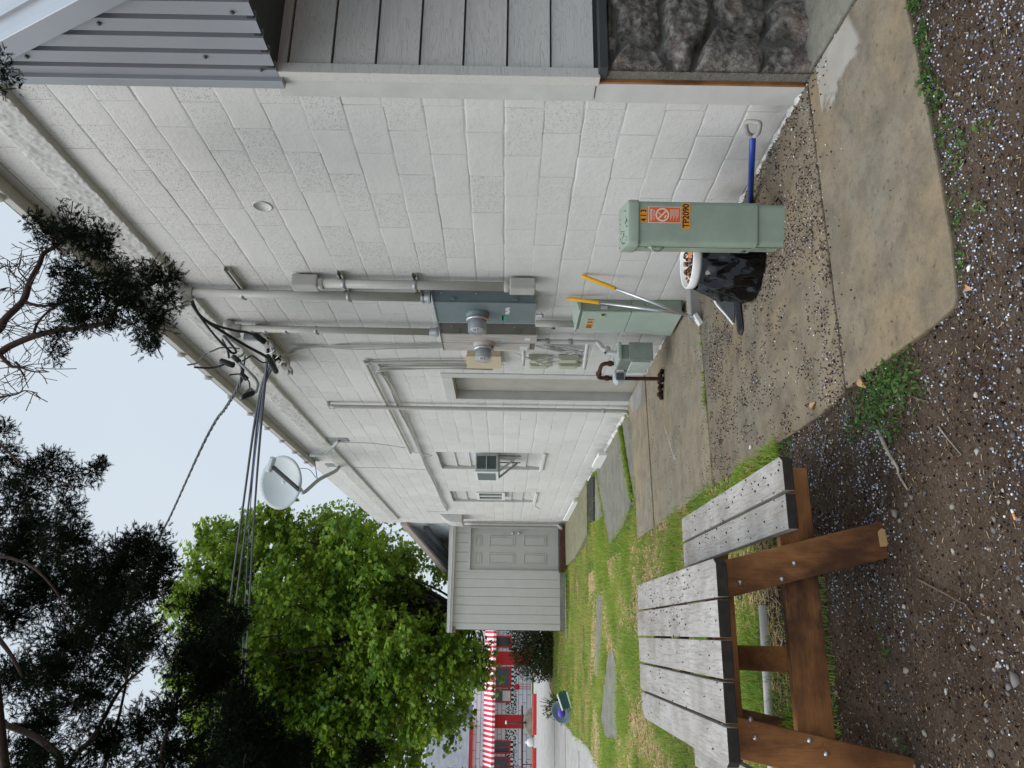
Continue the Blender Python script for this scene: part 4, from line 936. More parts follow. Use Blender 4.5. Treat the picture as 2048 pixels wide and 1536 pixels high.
def rrect(e, z, r=.028, zf=None):
    u0, u1, d0, d1 = -e, W_+e, -e, D_+e; o = []
    for (cu, cd, sa) in ((u0+r, d0+r, 180), (u1-r, d0+r, 270), (u1-r, d1-r, 0), (u0+r, d1-r, 90)):
        for k in range(6):
            a = rad(sa+k*18); o.append((cu+math.cos(a)*r, cd+math.sin(a)*r))
    return [pp(u, d, z if zf is None else zf(u, d)) for u, d in o]
m = M(); ringbody(m, [rrect(-.006, -.02), rrect(-.006, .165)]); m.build('base', GREEN, t)
m = M(); ringbody(m, [rrect(-.004, .138), rrect(0, .142), rrect(0, .150), rrect(0, .60), rrect(0, .785)]); m.build('body', GREEN, t)
ct = lambda u, d: .825+.11*max(d, 0)
m = M(); ringbody(m, [rrect(.001, .768), rrect(.006, .770), rrect(.006, .776), rrect(.006, 0, .028, lambda u, d: ct(u, d)-.012), rrect(.001, 0, .024, ct)]); m.build('cap', GREEN, t)
m = M(); m.beam(pp(W_+.001, .055, .16), pp(W_+.001, .055, .765), .004, .002, U); m.build('door_seam', DARKGREY, t)
m = M(); m.beam(pp(W_-.004, .055, 0), pp(W_-.004, .055, .14), .004, .003, U); m.build('base_seam', DARKGREY, t)
m = M(); m.tube(curve([pp(W_+.002, .03, .70), pp(W_+.022, .035, .69), pp(W_+.024, .045, .655), pp(W_+.004, .055, .63)], 5), .005, 8); m.build('door_handle', GREEN, t)
m = M(); m.sphere(pp(W_+.002, .058, .69), .016, 8, 6, (.5, 1, 1.3)); m.build('padlock_hasp', paint('hasp_green', (.34, .40, .32), .5), t)
for (d, z) in ((.08, .72), (.08, .705), (.08, .645), (.10, .10), (.10, .085), (.10, .07)):
    m = M(); m.sphere(pp(W_+(.0 if z > .2 else -.006), d, z), .0038, 6, 4); m.build('vent_hole', INK, t)
m = M(); m.lathe(pp(W_+.001, .12, .185), [(.014, 0), (.014, .006), (.008, .008), (.0001, .003)], -U, 14); m.build('lock', DARKGREY, t)
def ppl(u0, u1, z0, z1, e=.0012, th=.001):
    return [pp(u0, -e, z0), pp(u1, -e, z0), pp(u1, -e, z1), pp(u0, -e, z1)]
def sticker(name, u0, u1, z0, z1, mat, e=.0012, parent=None):
    m = M(); m.prism(ppl(u0, u1, z0, z1, e), (0, 0, 0), NN*.001*-1); return m.build(name, mat, parent or t)
s1 = sticker('number_sticker', .045, .118, .726, .765, AMBER); text('digits', '4 1 3', .040, basis(pp(.0815, -.0016, .7455), U, (0, 0, 1)), INK, s1, .062)
s2 = sticker('number_sticker', .012, .150, .500, .546, AMBER); text('digits', 'TP2090', .046, basis(pp(.081, -.0016, .5225), U, (0, 0, 1)), INK, s2, .128)
w0 = sticker('warning_sticker', .034, .120, .551, .721, WINK); w1 = sticker('warning_panel', .037, .117, .554, .718, ORANGE, .0018, t); w1.parent = w0
text('warning_text', 'WARNING', .018, basis(pp(.077, -.0024, .705), U, (0, 0, 1)), WINK, w1, .062)
text('warning_text', 'DO NOT DIG', .011, basis(pp(.077, -.0024, .690), U, (0, 0, 1)), WINK, w1, .050)
c0 = pp(.077, -.0026, .648)
m = M(); n = 36
vs = [c0+(-U*math.cos(2*math.pi*i/n)+Vector((0, 0, 1))*math.sin(2*math.pi*i/n))*r for r in (.036, .028) for i in range(n)]
m.add(vs, [(i, (i+1) % n, n+(i+1) % n, n+i) for i in range(n)])
m.beam(c0+U*-.022+Vector((0, 0, .022)), c0+U*.022-Vector((0, 0, .022)), .008, .0008, NN)
m.beam(c0+U*.012+Vector((0, 0, .022)), c0-U*.006-Vector((0, 0, .004)), .004, .0008, NN); m.beam(c0-U*.018-Vector((0, 0, .012)), c0-U*.002-Vector((0, 0, .02)), .008, .0008, NN)
m.build('prohibition_symbol', WINK, w1)
for k in range(9):
    m = M(); z = .605-k*.0052; m.beam(pp(.047, -.0024, z), pp(.105-.02*((k*7) % 3)/2, -.0024, z), .0018, .0006, NN); m.build('small_print', WINK, w1)

# ---------------------------------------------------------------- pail in a black bin liner
t = thing('bin_bag_pail', (2.12, 4.10, 0), 'white rimmed pail sitting in a crumpled black bin liner behind the green pedestal', 'pail')
bc = Vector((2.125, 4.115, 0))
m = M(); m.lathe(bc, [(.14, .02), (.158, .34), (.172, .345), (.176, .36), (.176, .392), (.170, .398), (.163, .392), (.155, .355), (.0001, .36)], (0, 0, 1), 44); m.build('pail', WHITEP, t)
vs = []; n = 132; hs = [(.15, -.01), (.20, .0), (.225, .02), (.226, .06), (.222, .10), (.215, .15), (.208, .19), (.200, .23), (.195, .27), (.186, .30), (.178, .325), (.170, .345)]
hh = []
for a, b in zip(hs[:-1], hs[1:]): hh += [(a[0]+(b[0]-a[0])*k/3, a[1]+(b[1]-a[1])*k/3) for k in range(3)]
hh.append(hs[-1])
def ridged(p): return 1-abs(noise.noise(p))*2
for (r, z) in hh:
    for j in range(n):
        a = 2*math.pi*j/n; env = math.sin(min(1, (z+.02)/.34)*math.pi)**.5
        k = r+(.030*ridged((math.cos(a)*2.6, math.sin(a)*2.6, z*5))+.013*ridged((math.cos(a)*6, math.sin(a)*6, z*9+3))+.006*ridged((math.cos(a)*15, math.sin(a)*15, z*14))+.003*ridged((math.cos(a)*34, math.sin(a)*34, z*20))-.018)*env
        vs.append(bc+Vector((math.cos(a)*k-.02, math.sin(a)*k-.01, z+.006*noise.noise((a*3, z*20, 0)))))
K = len(hh); m = M(); m.add(vs, [(i*n+j, i*n+(j+1) % n, (i+1)*n+(j+1) % n, (i+1)*n+j) for i in range(K-1) for j in range(n)], True); m.build('bin_liner', BAG, t)
CONE = m_islands('cone_scales', [(.2, (.03, .012, .01)), (.5, (.14, .05, .02)), (.8, (.36, .13, .04)), (.95, (.6, .55, .5))])
def scatter_ico(name, pts, sizes, mat, parent=None, flat=.8, org=(0, 0, 0), smooth=False, sub=0):
    """many tiny rounded bits as one mesh"""
    ph = (1+5**.5)/2; V0 = np.array([(-1, ph, 0), (1, ph, 0), (-1, -ph, 0), (1, -ph, 0), (0, -1, ph), (0, 1, ph), (0, -1, -ph), (0, 1, -ph), (ph, 0, -1), (ph, 0, 1), (-ph, 0, -1), (-ph, 0, 1)])/math.hypot(1, ph)
    F0 = np.array([(0, 11, 5), (0, 5, 1), (0, 1, 7), (0, 7, 10), (0, 10, 11), (1, 5, 9), (5, 11, 4), (11, 10, 2), (10, 7, 6), (7, 1, 8), (3, 9, 4), (3, 4, 2), (3, 2, 6), (3, 6, 8), (3, 8, 9), (4, 9, 5), (2, 4, 11), (6, 2, 10), (8, 6, 7), (9, 8, 1)])
    P = np.array(pts); S = np.array(sizes); k = len(P)
    if sub:
        sc = 1+.28*rng.standard_normal((k, 12, 1))
    else: sc = np.ones((k, 12, 1))
    st = 1+.35*rng.random((k, 1, 3)); st[:, :, 2] *= flat; a = rng.random(k)*6.28
    V = V0[None]*sc*st*S[:, None, None]; c, s_ = np.cos(a)[:, None], np.sin(a)[:, None]
    X = V[:, :, 0]*c-V[:, :, 1]*s_; Yv = V[:, :, 0]*s_+V[:, :, 1]*c; V = np.stack([X, Yv, V[:, :, 2]], -1)+P[:, None]
    F = F0[None]+(np.arange(k)*12)[:, None, None]
    return npmesh(name, V.reshape(-1, 3), F.reshape(-1, 3), mat, parent, smooth, org)
pts = []; sz = []
for _ in range(140):
    a = rnd.random()*6.28; r = .15*rnd.random()**.5; pts.append((bc.x+math.cos(a)*r, bc.y+math.sin(a)*r, .362+.022*rnd.random())); sz.append(.004+.011*rnd.random()**2)
o = scatter_ico('pail_contents', pts, sz, CONE, t); o['kind'] = 'stuff'
m = M(); m.lathe(bc+Vector((.03, -.05, .375)), [(.0001, .02), (.04, .015), (.05, 0)], (.2, 0, 1), 9, False); m.build('orange_scrap', m_plain('orange_brown_scrap', (.55, .2, .05)), t)
t = thing('dustpan', (1.92, 4.46, 0), 'black plastic scoop with a white edge lying on the concrete left of the bin liner', 'dustpan')
vs = []; L_ = 14
for i in range(L_+1):
    q = i/L_; c = Vector((2.06, 4.45, .012)).lerp(Vector((1.765, 4.43, .008)), q); wdt = .058*(1-max(0, (q-.75)/.25)**2)**.5+.001; dr = Vector((.15, 1, 0)).normalized()
    for s_ in (-1, -.5, 0, .5, 1): vs.append(c+dr*wdt*s_+Vector((0, 0, .014*(1-s_*s_)*(1 if q < .98 else .2))))
m = M(); m.add(vs, [(i*5+j, i*5+j+1, (i+1)*5+j+1, (i+1)*5+j) for i in range(L_) for j in range(4)], True); m.build('scoop', m_plain('scoop_black', (.008, .010, .014), .35), t)
m = M(); m.add([(2.10, 4.62, .10), (1.90, 4.56, .005), (2.08, 4.46, .01), (2.12, 4.54, .06)], [(0, 1, 2), (0, 2, 3)]); f_ = m.build('folded_flap', m_plain('flap_black', (.02, .02, .022), .4), t)
m = M(); m.tube(curve([(2.14, 4.60, .10), (2.08, 4.635, .09), (1.98, 4.60, .04), (1.895, 4.56, .006)], 6), .008, 8); m.build('white_edge', WHITEP, t)

# ---------------------------------------------------------------- spade, poles
t = thing('spade', (2.45, 3.6, 0), 'blue shafted spade with a dirty white D handle lying against the wall foot', 'spade')
m = M(); m.tube([(2.45, 3.37, .205), (2.45, 4.02, .02)], .0165, 16); m.build('shaft', BLUE, t)
HW = paint('scuffed_white_grip', (.42, .40, .37), .5, .35, 18)
a = Vector((2.45, 3.40, .197)); d = Vector((0, -.95, .28)).normalized(); sd_ = Vector((.25, .3, .9)).normalized(); sd_ = (sd_-d*sd_.dot(d)).normalized()
m = M(); m.tube(curve([a, a+d*.03+sd_*.008, a+d*.065+sd_*.028, a+d*.135+sd_*.034, a+d*.15+sd_*.02, a+d*.15-sd_*.02, a+d*.135-sd_*.034, a+d*.065-sd_*.028, a+d*.03-sd_*.008, a], 4), .0125, 10); m.build('d_handle', HW, t)
m = M(); m.prism([(2.43, 4.0, .03), (2.36, 4.06, .012), (2.35, 4.28, .008), (2.45, 4.36, .006), (2.53, 4.28, .008), (2.53, 4.06, .012), (2.47, 4.0, .03)], (0, 0, 0), (0, 0, .006)); m.build('blade', DARKGREY, t)
def pole(top, bot, fy, lb):
    top = Vector(top); bot = Vector(bot); t = thing('reach_pole', tuple(bot), lb, 'pole', 'aluminium poles leaning on the wall')
    d = (bot-top).normalized(); L_ = (bot-top).length; k = top+d*fy
    m = M(); m.tube([top, top+d*.02, top+d*.03, k-d*.01, k], [.007, .012, .0155, .0155, .0125], 14); m.build('yellow_grip', YELLOW, t)
    m = M(); m.tube([k, bot], .0105, 12); m.build('shaft', ALU, t)
    return t
t = pole((2.585, 5.30, .905), (2.25, 5.325, .035), .28, 'leaning aluminium pole with yellow grip, the one nearer the camera ending in a white foot')
t['label'] = 'yellow gripped pole nearer the camera, ending in a white foot'
m = M(); m.beam((2.285, 5.318, .055), (2.205, 5.32, .010), .05, .034, (0, 0, 1)); m.build('white_foot', WHITEP, t, .005)
t = pole((2.575, 5.70, .985), (2.33, 5.44, .02), .28, 'yellow gripped pole whose grip stands higher, crossing the cabinet')
# heap of cones by the gas riser
t = thing('cone_heap', (2.2, 6.72, 0), 'small heap of dark pine cones on the concrete at the rusty riser', 'pine cones')
for k in range(9):
    c = Vector((2.29-.028*k+.03*rnd.random(), 6.68+.13*rnd.random()+.008*k, .022+.02*(k % 2))); m = M()
    m.lathe(c, [(.0001, -.03), (.018, -.022), (.012, -.018), (.024, -.008), (.016, -.004), (.022, .008), (.013, .012), (.014, .022), (.0001, .03)], (rnd.uniform(-1, 1), rnd.uniform(-1, 1), rnd.uniform(0, .6)), 9, False); m.build('pine_cone', RUST if k % 2 else BLACK, t)

# ---------------------------------------------------------------- picnic table
ENDG = paint('stained_shaded_end_grain', (.040, .033, .027), .85, .35, 25)  # near plank ends: stain plus the shade on them, both in this colour
t = thing('picnic_table', (-.075, 3.65, -.02), 'small wooden picnic table with grey weathered planks and brown stained legs', 'picnic table')
def plank(name, x0, x1, y0, y1, z0, z1, mat, clip=0, par=None):
    m = M(); c = clip
    if c == 1: P = [(x0, y0), (x1-.02, y0), (x1, y0+.03), (x1, y1), (x0, y1)]
    elif c == -1: P = [(x0, y0+.03), (x0+.02, y0), (x1, y0), (x1, y1-.01), (x1, y1), (x0+.05, y1), (x0, y1-.06)]
    else: P = [(x0, y0), (x1, y0), (x1, y1), (x0, y1)]
    m.prism([(a, b, z0) for a, b in P], (0, 0, 0), (0, 0, z1-z0))
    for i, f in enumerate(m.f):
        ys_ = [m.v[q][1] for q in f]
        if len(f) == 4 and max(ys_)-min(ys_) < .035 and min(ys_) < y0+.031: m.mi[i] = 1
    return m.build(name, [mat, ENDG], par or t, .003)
tops = [(.1285, .2635, 1), (-.007, .1195, 0), (-.142, -.0165, 0), (-.282, -.153, 0), (-.420, -.294, -1)]
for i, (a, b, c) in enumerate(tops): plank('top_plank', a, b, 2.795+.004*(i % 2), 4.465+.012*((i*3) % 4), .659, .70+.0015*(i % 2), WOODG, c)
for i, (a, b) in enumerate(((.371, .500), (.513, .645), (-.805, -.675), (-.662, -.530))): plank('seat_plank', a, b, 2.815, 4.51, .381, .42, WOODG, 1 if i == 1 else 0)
def table_frame(y, sgn):
    yo0, yo1 = (y, y+.04) if sgn > 0 else (y-.04, y); r0, r1 = (y+.041, y+.081) if sgn > 0 else (y-.081, y-.041)
    for (tx, bx) in (((.122, .262), (.292, .430)), ((-.268, -.405), (-.408, -.548))):
        zb = gz(bx[0], y)-.005
        m = M(); m.prism([(tx[0], yo0, .657), (tx[1], yo0, .657), (bx[1], yo0, zb+.01), (bx[0], yo0, zb-.005)], (0, 0, 0), (0, .04, 0)); m.build('leg', WB_Z, t, .003)
    m = M(); m.box((-.80, r0, .245), (.642, r1, .380)); m.build('seat_rail', WB_X, t, .003)
    m = M(); m.box((-.40, r0, .575), (.25, r1, .658)); m.build('top_cleat', WB_X, t, .003)
    m = M(); y1 = y+.10*sgn; m.beam((-.085, y1, .33), (-.085, y+.55*sgn, .64), .095, .038, (0, .5*sgn, .8)); m.build('diagonal_brace', WB_Y, t, .003)
table_frame(2.985, 1); table_frame(4.30, -1)
m = M(); m.box((-.40, 3.62, .62), (.25, 3.66, .658)); m.build('centre_cleat', WB_X, t)
for (x, z) in ((.19, .56), (.135, .565), (.205, .40), (.265, .347), (-.285, .56), (-.345, .548), (-.352, .355), (-.395, .30)):
    m = M(); m.lathe((x, 2.9855, z), [(.0095, 0), (.009, .003), (.005, .006), (.0001, .007)], (0, -1, 0), 12); m.build('bolt_head', STEEL, t)
m = M(); m.prism([(.335, 2.979, -.035), (.392, 2.979, -.035), (.40, 2.979, .0), (.388, 2.979, .014), (.33, 2.979, .012)], (0, 0, 0), (0, .005, 0)); m.build('leg_foot_chip', m_plain('pale_bare_wood', (.55, .33, .14)), t)  # thin chip of pale bare wood at the leg foot
m = M(); m.tube([(.16, 4.42, .012), (-1.3, 4.55, .012)], .027, 16); tag(m.build('plastic_pipe', WHITEP), 'white plastic pipe lying in the grass under the picnic table', 'pipe')

# ---------------------------------------------------------------- loose bits on the ground
BERRY = m_islands('juniper_berries', [(.1, (.03, .02, .03)), (.35, (.09, .08, .10)), (.6, (.22, .25, .32)), (.85, (.40, .45, .54)), (.97, (.62, .64, .64))], .6)
SEED = m_islands('dry_berries', [(.2, (.015, .008, .010)), (.55, (.055, .025, .025)), (.82, (.12, .07, .05)), (.93, (.34, .33, .38)), (.99, (.6, .6, .6))], .7)
def berries():
    P = []; S = []
    n = 0
    while n < 10500:
        x = rnd.uniform(-1.4, 2.9); y = rnd.uniform(1.25, 4.4)
        if onslab(x, y): continue
        d = .12+1.3*noise.noise((x*2.1, y*2.1, 3))+1.0*noise.noise((x*7, y*7, 6))
        if x < .35: d *= .45
        if y < 2.6 and x > .6: d += .22
        e = min(abs(y-2.25), 9) if 1 < x < 2.5 else 9
        if e < .12: d += .3
        if x < 0 and y > 3.2: d *= .3
        if rnd.random() > d: continue
        P.append((x, y, gz(x, y)+.002)); S.append(rnd.uniform(.0018, .0038)); n += 1
    tag(scatter_ico('fallen_berries', P, S, BERRY, None, .9, (1, 2, 0), True), 'pale blue juniper berries scattered over the dark soil', 'berries', kind='stuff')
    P = []; S = []; n = 0
    while n < 5600:
        x = rnd.uniform(.98, 2.59); y = rnd.uniform(2.3, 9.5) if rnd.random() < .35 else rnd.uniform(2.9, 5.6)
        d = .0+1.5*max(0, noise.noise((x*2.3, y*1.7, 13))+.02)+.9*noise.noise((x*9, y*9, 3))
        if y < 3.1: d = .025+(.5 if abs(y-3.14) < .04+.05*noise.noise((x*4, 0, 0)) else 0)
        if 3.15 < y < 3.65: d += .18+.5*noise.noise((x*5, y*5, 9))
        if abs(y-3.139) < .012: d += .9
        if x > 2.45: d += .6*(x-2.45)/.12
        if 3.75 < y < 5.3 and x < 2.0: d += .16
        if y > 6: d *= .55
        if y < 2.9: d *= .5
        r = math.hypot(x-2.07, y-3.66)
        if .13 < r < .22: d += .6
        if abs(x-2.56) < .12 and y < 2.9: d = 0
        if rnd.random() > d: continue
        P.append((x, y, g(y)+.004)); S.append(rnd.uniform(.0018, .0042)*(1.4 if rnd.random() < .06 else 1)); n += 1
    tag(scatter_ico('dry_berries_on_concrete', P, S, SEED, None, .8, (1.8, 4, 0)), 'dark dried juniper berries littering the concrete walk', 'berries', kind='stuff')
    P = []; S = []
    for _ in range(90):
        P.append((rnd.uniform(2.0, 2.25), rnd.uniform(3.58, 3.85), .86)); 
    # litter on the table and pedestal cap
    P = []; S = []; n = 0
    while n < 240:
        x = rnd.uniform(-.41, .26); y = rnd.uniform(2.82, 4.44)
        d = (.9 if x > .0 else .3)*(.4+noise.noise((x*4, y*3, 3))) 
        if rnd.random() > d: continue
        P.append((x, y, .7035)); S.append(rnd.uniform(.0012, .0036)); n += 1
    for _ in range(95):
        P.append((rnd.uniform(.38, .64), rnd.uniform(2.83, 4.48), .4225)); S.append(rnd.uniform(.0018, .0045))
    tag(scatter_ico('litter_on_planks', P, S, SEED, None, .7, (0, 3.6, 0)), 'dark dried berries scattered over the table planks and bench', 'berries', kind='stuff')
    P = []; S = []
    for _ in range(34):
        u, d = rnd.uniform(.02, .22), rnd.uniform(.02, .19); q = pp(u, d, ct(u, d)+.002); P.append(tuple(q)); S.append(rnd.uniform(.002, .005))
    tag(scatter_ico('litter_on_pedestal', P, S, SEED, None, .6, (2.1, 3.7, 0)), 'dark dried berries on the cap of the green pedestal', 'berries', kind='stuff')
berries()
CRUMB = m_islands('soil_crumbs', [(.1, (.010, .006, .005)), (.5, (.046, .028, .019)), (.8, (.10, .07, .05)), (.95, (.16, .135, .115)), (.995, (.28, .28, .28))], .95, .1)
P = []; S = []
while len(P) < 30000:
    x = rnd.uniform(-1.4, 2.9); y = 1.3+3.0*rnd.random()**1.2
    if onslab(x, y): continue
    s_ = .0016+.0034*rnd.random()**2; P.append((x, y, gz(x, y)+s_*.2)); S.append(s_)
tag(scatter_ico('soil_crumbs', P, S, CRUMB, None, .8, (.6, 2.4, 0), False, 1), 'brown soil crumbs and grit covering the bare ground', 'soil', kind='stuff')
GRAVEL = m_islands('pebbles', [(.1, (.05, .045, .045)), (.35, (.12, .11, .105)), (.6, (.16, .14, .125)), (.82, (.24, .21, .17)), (.97, (.36, .33, .29))], .85, .2)
P = []; S = []
for _ in range(9500):
    x = rnd.uniform(-1.5, 2.9); y = rnd.uniform(1.2, 4.0)
    if onslab(x, y): continue
    s_ = .0016+.0070*rnd.random()**3.2
    if rnd.random() > .35+.8*noise.noise((x*2, y*2, 8))+(.25 if x < .5 else 0): continue
    P.append((x, y, gz(x, y)+s_*.35)); S.append(s_)
for _ in range(30):
    x = rnd.uniform(-1.3, 1.6); y = rnd.uniform(1.5, 3.2)
    if onslab(x, y): continue
    s_ = .007+.007*rnd.random(); P.append((x, y, gz(x, y)+s_*.3)); S.append(s_)
tag(scatter_ico('gravel', P, S, GRAVEL, None, .62, (.6, 2.4, 0), False, 1), 'small grey and tan pebbles bedded in the dark soil', 'gravel', kind='stuff')
def sticks(name, pts, mat, lens, label, w=.0011):
    P = np.array(pts); k = len(P); a = rng.random(k)*6.28; l = rng.uniform(*lens, k)/2; tl = rng.uniform(-.25, .35, k)
    d = np.stack([np.cos(a), np.sin(a), tl*.5], -1); s_ = np.stack([-np.sin(a), np.cos(a), np.zeros(k)], -1)*w
    up = np.array([0, 0, 1.0])*w
    V = np.stack([P-d*l[:, None]-s_, P-d*l[:, None]+s_, P+up*1.5+s_*.2, P+d*l[:, None]+s_*.5, P+d*l[:, None]-s_*.5], 1)
    F = (np.array([(0, 2, 1), (0, 4, 2), (2, 4, 3), (1, 2, 3)])[None]+(np.arange(k)*5)[:, None, None]).reshape(-1, 3)
    return tag(npmesh(name, V.reshape(-1, 3), F, mat, None, False, (.6, 2.5, 0)), label, 'litter', kind='stuff')
NEED = m_islands('dry_needles', [(.1, (.05, .03, .02)), (.5, (.12, .07, .04)), (.8, (.24, .15, .08)), (.97, (.42, .33, .2))], .8)
P = []
while len(P) < 11000:
    x = rnd.uniform(-1.5, 2.9); y = rnd.uniform(1.2, 4.3)
    if onslab(x, y): continue
    P.append((x, y, gz(x, y)+.003+.004*rnd.random()))
sticks('needle_litter', P, NEED, (.004, .022), 'dry brown needles and crumbs strewn over the dark soil')
TW = paint('bleached_twig', (.34, .29, .23), .85, .3, 30); TW2 = paint('brown_twig', (.16, .11, .075), .9, .3, 30)
G2 = 'fallen twigs on the soil'
def twig(pts, r, mat, lb, forks=()):
    m = M(); P = curve([(x, y, gz(x, y)+.006+dz) for x, y, dz in pts], 5); n = len(P); m.tube(P, [r*(1-.55*i/(n-1)) for i in range(n)], 8)
    for f in forks: m.tube(curve([(x, y, gz(x, y)+.006+dz) for x, y, dz in f], 4), r*.5, 6)
    tag(m.build('fallen_twig', mat), lb, 'twig', G2)
twig([(.79, 2.93, 0), (.70, 2.865, .004), (.655, 2.84, .004), (.60, 2.80, .004), (.575, 2.80, .002), (.51, 2.755, 0)], .0085, TW, 'bent bleached twig below the weeds, thickest of the twigs')
twig([(.20, 2.79, 0), (.15, 2.64, .006), (.115, 2.55, .004), (.10, 2.50, 0)], .004, TW2, 'forked thin twig in front of the table', [[(.118, 2.56, .004), (.09, 2.60, 0)], [(.10, 2.51, .002), (.07, 2.49, 0)]])
twig([(.88, 3.40, 0), (.80, 3.45, .003), (.71, 3.53, 0)], .005, TW2, 'straight brown twig near the bench corner')
twig([(.68, 2.50, 0), (.63, 2.46, .005), (.56, 2.40, 0)], .0035, TW, 'short pale twig on bare soil right of the bleached one')
twig([(.84, 2.66, 0), (.80, 2.585, .004), (.78, 2.54, 0)], .0035, TW2, 'small curved brown twig at the weed patch edge')
LEAFB = m_leaf('dead_leaf', [(.1, (.42, .20, .09)), (.9, (.55, .34, .18))], .2)
for (x, y, s_, a, lb) in ((1.0, 2.985, .035, .4, 'curled orange brown leaf on the slab edge above the weeds'), (1.03, 3.47, .026, 2.2, 'pale tan leaf on the slab corner near the bench'), (1.06, 2.22, .02, 1.0, 'small tan leaf at the slab front corner')):
    m = M(); z0 = .006 if onslab(x, y) else gz(x, y)+.006; vs = []
    for i in range(7):
        q = i/6; w_ = s_*.55*math.sin(math.pi*min(1, q*.93+.05))**.8
        for sx in (-1, 0, 1): vs.append((x+math.cos(a)*s_*2*(q-.5)-math.sin(a)*w_*sx, y+math.sin(a)*s_*2*(q-.5)+math.cos(a)*w_*sx, z0+s_*(.45*abs(sx)*math.sin(q*3)+.2*math.sin(q*4))))
    m.add(vs, [(i*3+j, i*3+j+1, (i+1)*3+j+1, (i+1)*3+j) for i in range(6) for j in range(2)], True); tag(m.build('dead_leaf', LEAFB), lb, 'leaf', 'dead leaves')
t = thing('cigarette_butt', (.34, 2.2, gz(.34, 2.2)), 'orange filtered cigarette butt on the soil near the frame edge', 'cigarette butt')
z_ = gz(.34, 2.2)+.006; m = M(); m.tube([(.325, 2.2, z_), (.345, 2.205, z_)], .004, 8); m.build('filter', m_plain('filter_orange', (.7, .3, .1)), t); m = M(); m.tube([(.345, 2.205, z_), (.356, 2.208, z_)], .004, 8); m.build('paper_end', WHITEP, t)
for (x, y, s_, lb) in ((.44, 2.86, .022, 'pale tan stone beside the table leg, largest there'), (1.06, 4.43, .012, 'white pebble on the concrete near the grass edge'), (-.11, 2.33, .017, 'flat tan stone at the bottom edge of the soil'), (1.12, 2.20, .010, 'orange tan pebble beyond the slab corner')):
    o = scatter_ico('stone', [(x, y, (g(y)+.004 if onslab(x, y) else gz(x, y))+s_*.3)], [s_], GRAVEL if s_ > .0125 else WHITEP, None, .6, (x, y, 0), True, 1); tag(o, lb, 'stone', 'single larger stones')
m = M(); PS = []
for i in range(14):
    q = i/13; c = Vector((1.84, 6.85, 0)).lerp(Vector((1.42, 6.46, 0)), q); w_ = .002+.035*abs(noise.noise((q*7, 2, 2)))
    PS += [(c.x-w_, c.y+w_, .0042), (c.x+w_, c.y-w_, .0042)]
m.add(PS, [(2*i, 2*i+1, 2*i+3, 2*i+2) for i in range(13)]); tag(m.build('paint_splash', WDARK), 'white paint splash streaked on the tan concrete slab', 'paint splash')

# ---------------------------------------------------------------- shed
SH = paint('shed_siding_paint', (.56, .55, .52), .55, .05, 3)
YS = 19.3
t = thing('shed', (1.3, YS, -.06), 'pale lean-to shed with a panelled door joined to the far end of the block wall', 'shed')
m = M(); z0, z1 = .10, 2.72
xs_ = [.05, .20]+[.44+.2415*k for k in range(5)]
def board(x0, x1, a, b): m.prism([(x0+.004, YS, a), (x0+.010, YS-.008, a), (x1-.010, YS-.008, a), (x1-.004, YS, a), (x1, YS+.012, a), (x0, YS+.012, a)], (0, 0, 0), (0, 0, b-a))
edges = [.06, .205]+[.205+.206*k for k in range(1, 6)]
for a, b in zip(edges[:-1], edges[1:]): board(a, b, z0, z1)
for k in range(5): board(1.40+.233*k, 1.40+.233*(k+1), 2.345, z1)
m.box((1.235, YS-.006, z0), (1.40, YS+.012, z1)); m.box((2.50, YS-.006, z0), (2.598, YS+.012, z1))
m.build('siding_boards', SH, t)
m = M(); m.box((.07, YS+.10, z0), (2.6, YS+.14, z1)); m.build('wall_core', SHADED_TAUPE, t)
m = M(); m.box((1.40, YS+.013, 2.29), (2.5, YS+.09, 2.34)); m.box((1.40, YS+.013, .12), (1.446, YS+.09, 2.29)); m.box((2.451, YS+.013, .12), (2.50, YS+.09, 2.29)); m.build('door_jamb', TRIM, t)
m = M(); m.box((.05, YS+.11, -.05), (.11, 23.5, z1)); m.build('side_wall', paint('dark_grey_board', (.075, .075, .072), .85, .3, 8), t)  # side wall darker than the front boards
for a, b in (((1.395, 2.29), (2.50, 2.345)), ((1.395, .12), (1.445, 2.29)), ((2.452, .12), (2.50, 2.29))):
    m = M(); m.box((a[0], YS-.03, a[1]), (b[0], YS-.007, b[1])); m.build('door_casing', TRIM, t, .004)
m = M(); m.box((1.447, YS+.035, .125), (2.45, YS+.075, 2.288)); dr = m.build('door', paint('door_paint', (.50, .49, .455), .5, .05, 3), t)
for (xa, xb) in ((1.60, 1.86), (2.02, 2.28)):
    for (za, zb) in ((2.02, 2.17), (1.20, 1.84), (.42, .99)):
        m = M()
        for a, b in (((xa, za), (xb, za+.022)), ((xa, zb-.022), (xb, zb)), ((xa, za+.022), (xa+.022, zb-.022)), ((xb-.022, za+.022), (xb, zb-.022))): m.box((a[0], YS+.022, a[1]), (b[0], YS+.034, b[1]))
        m.box((xa+.045, YS+.026, za+.045), (xb-.045, YS+.034, zb-.045)); m.build('door_panel', MATS['door_paint'], t, .004)
for z in (1.255, 1.10):
    m = M(); m.lathe((2.345, YS+.034, z), [(.034, 0), (.034, .006), (.016, .012), (.016, .035), (.032, .045), (.034, .06), (.024, .072), (.0001, .074)], (0, -1, 0), 18); m.build('door_knob', STEEL, t)
m = M(); m.prism([(-.02, YS-.10, 2.672), (2.598, YS-.10, 2.665), (2.598, YS-.10, 2.83), (-.02, YS-.10, 2.80)], (0, 0, 0), (0, .08, 0)); m.build('fascia', TRIM, t, .004)
m = M(); m.prism([(-.02, YS-.12, 2.735), (2.598, YS-.12, 2.728), (2.598, YS-.12, 2.742), (-.02, YS-.12, 2.749)], (0, 0, 0), (0, .018, 0)); m.build('drip_edge', WHITEP, t)
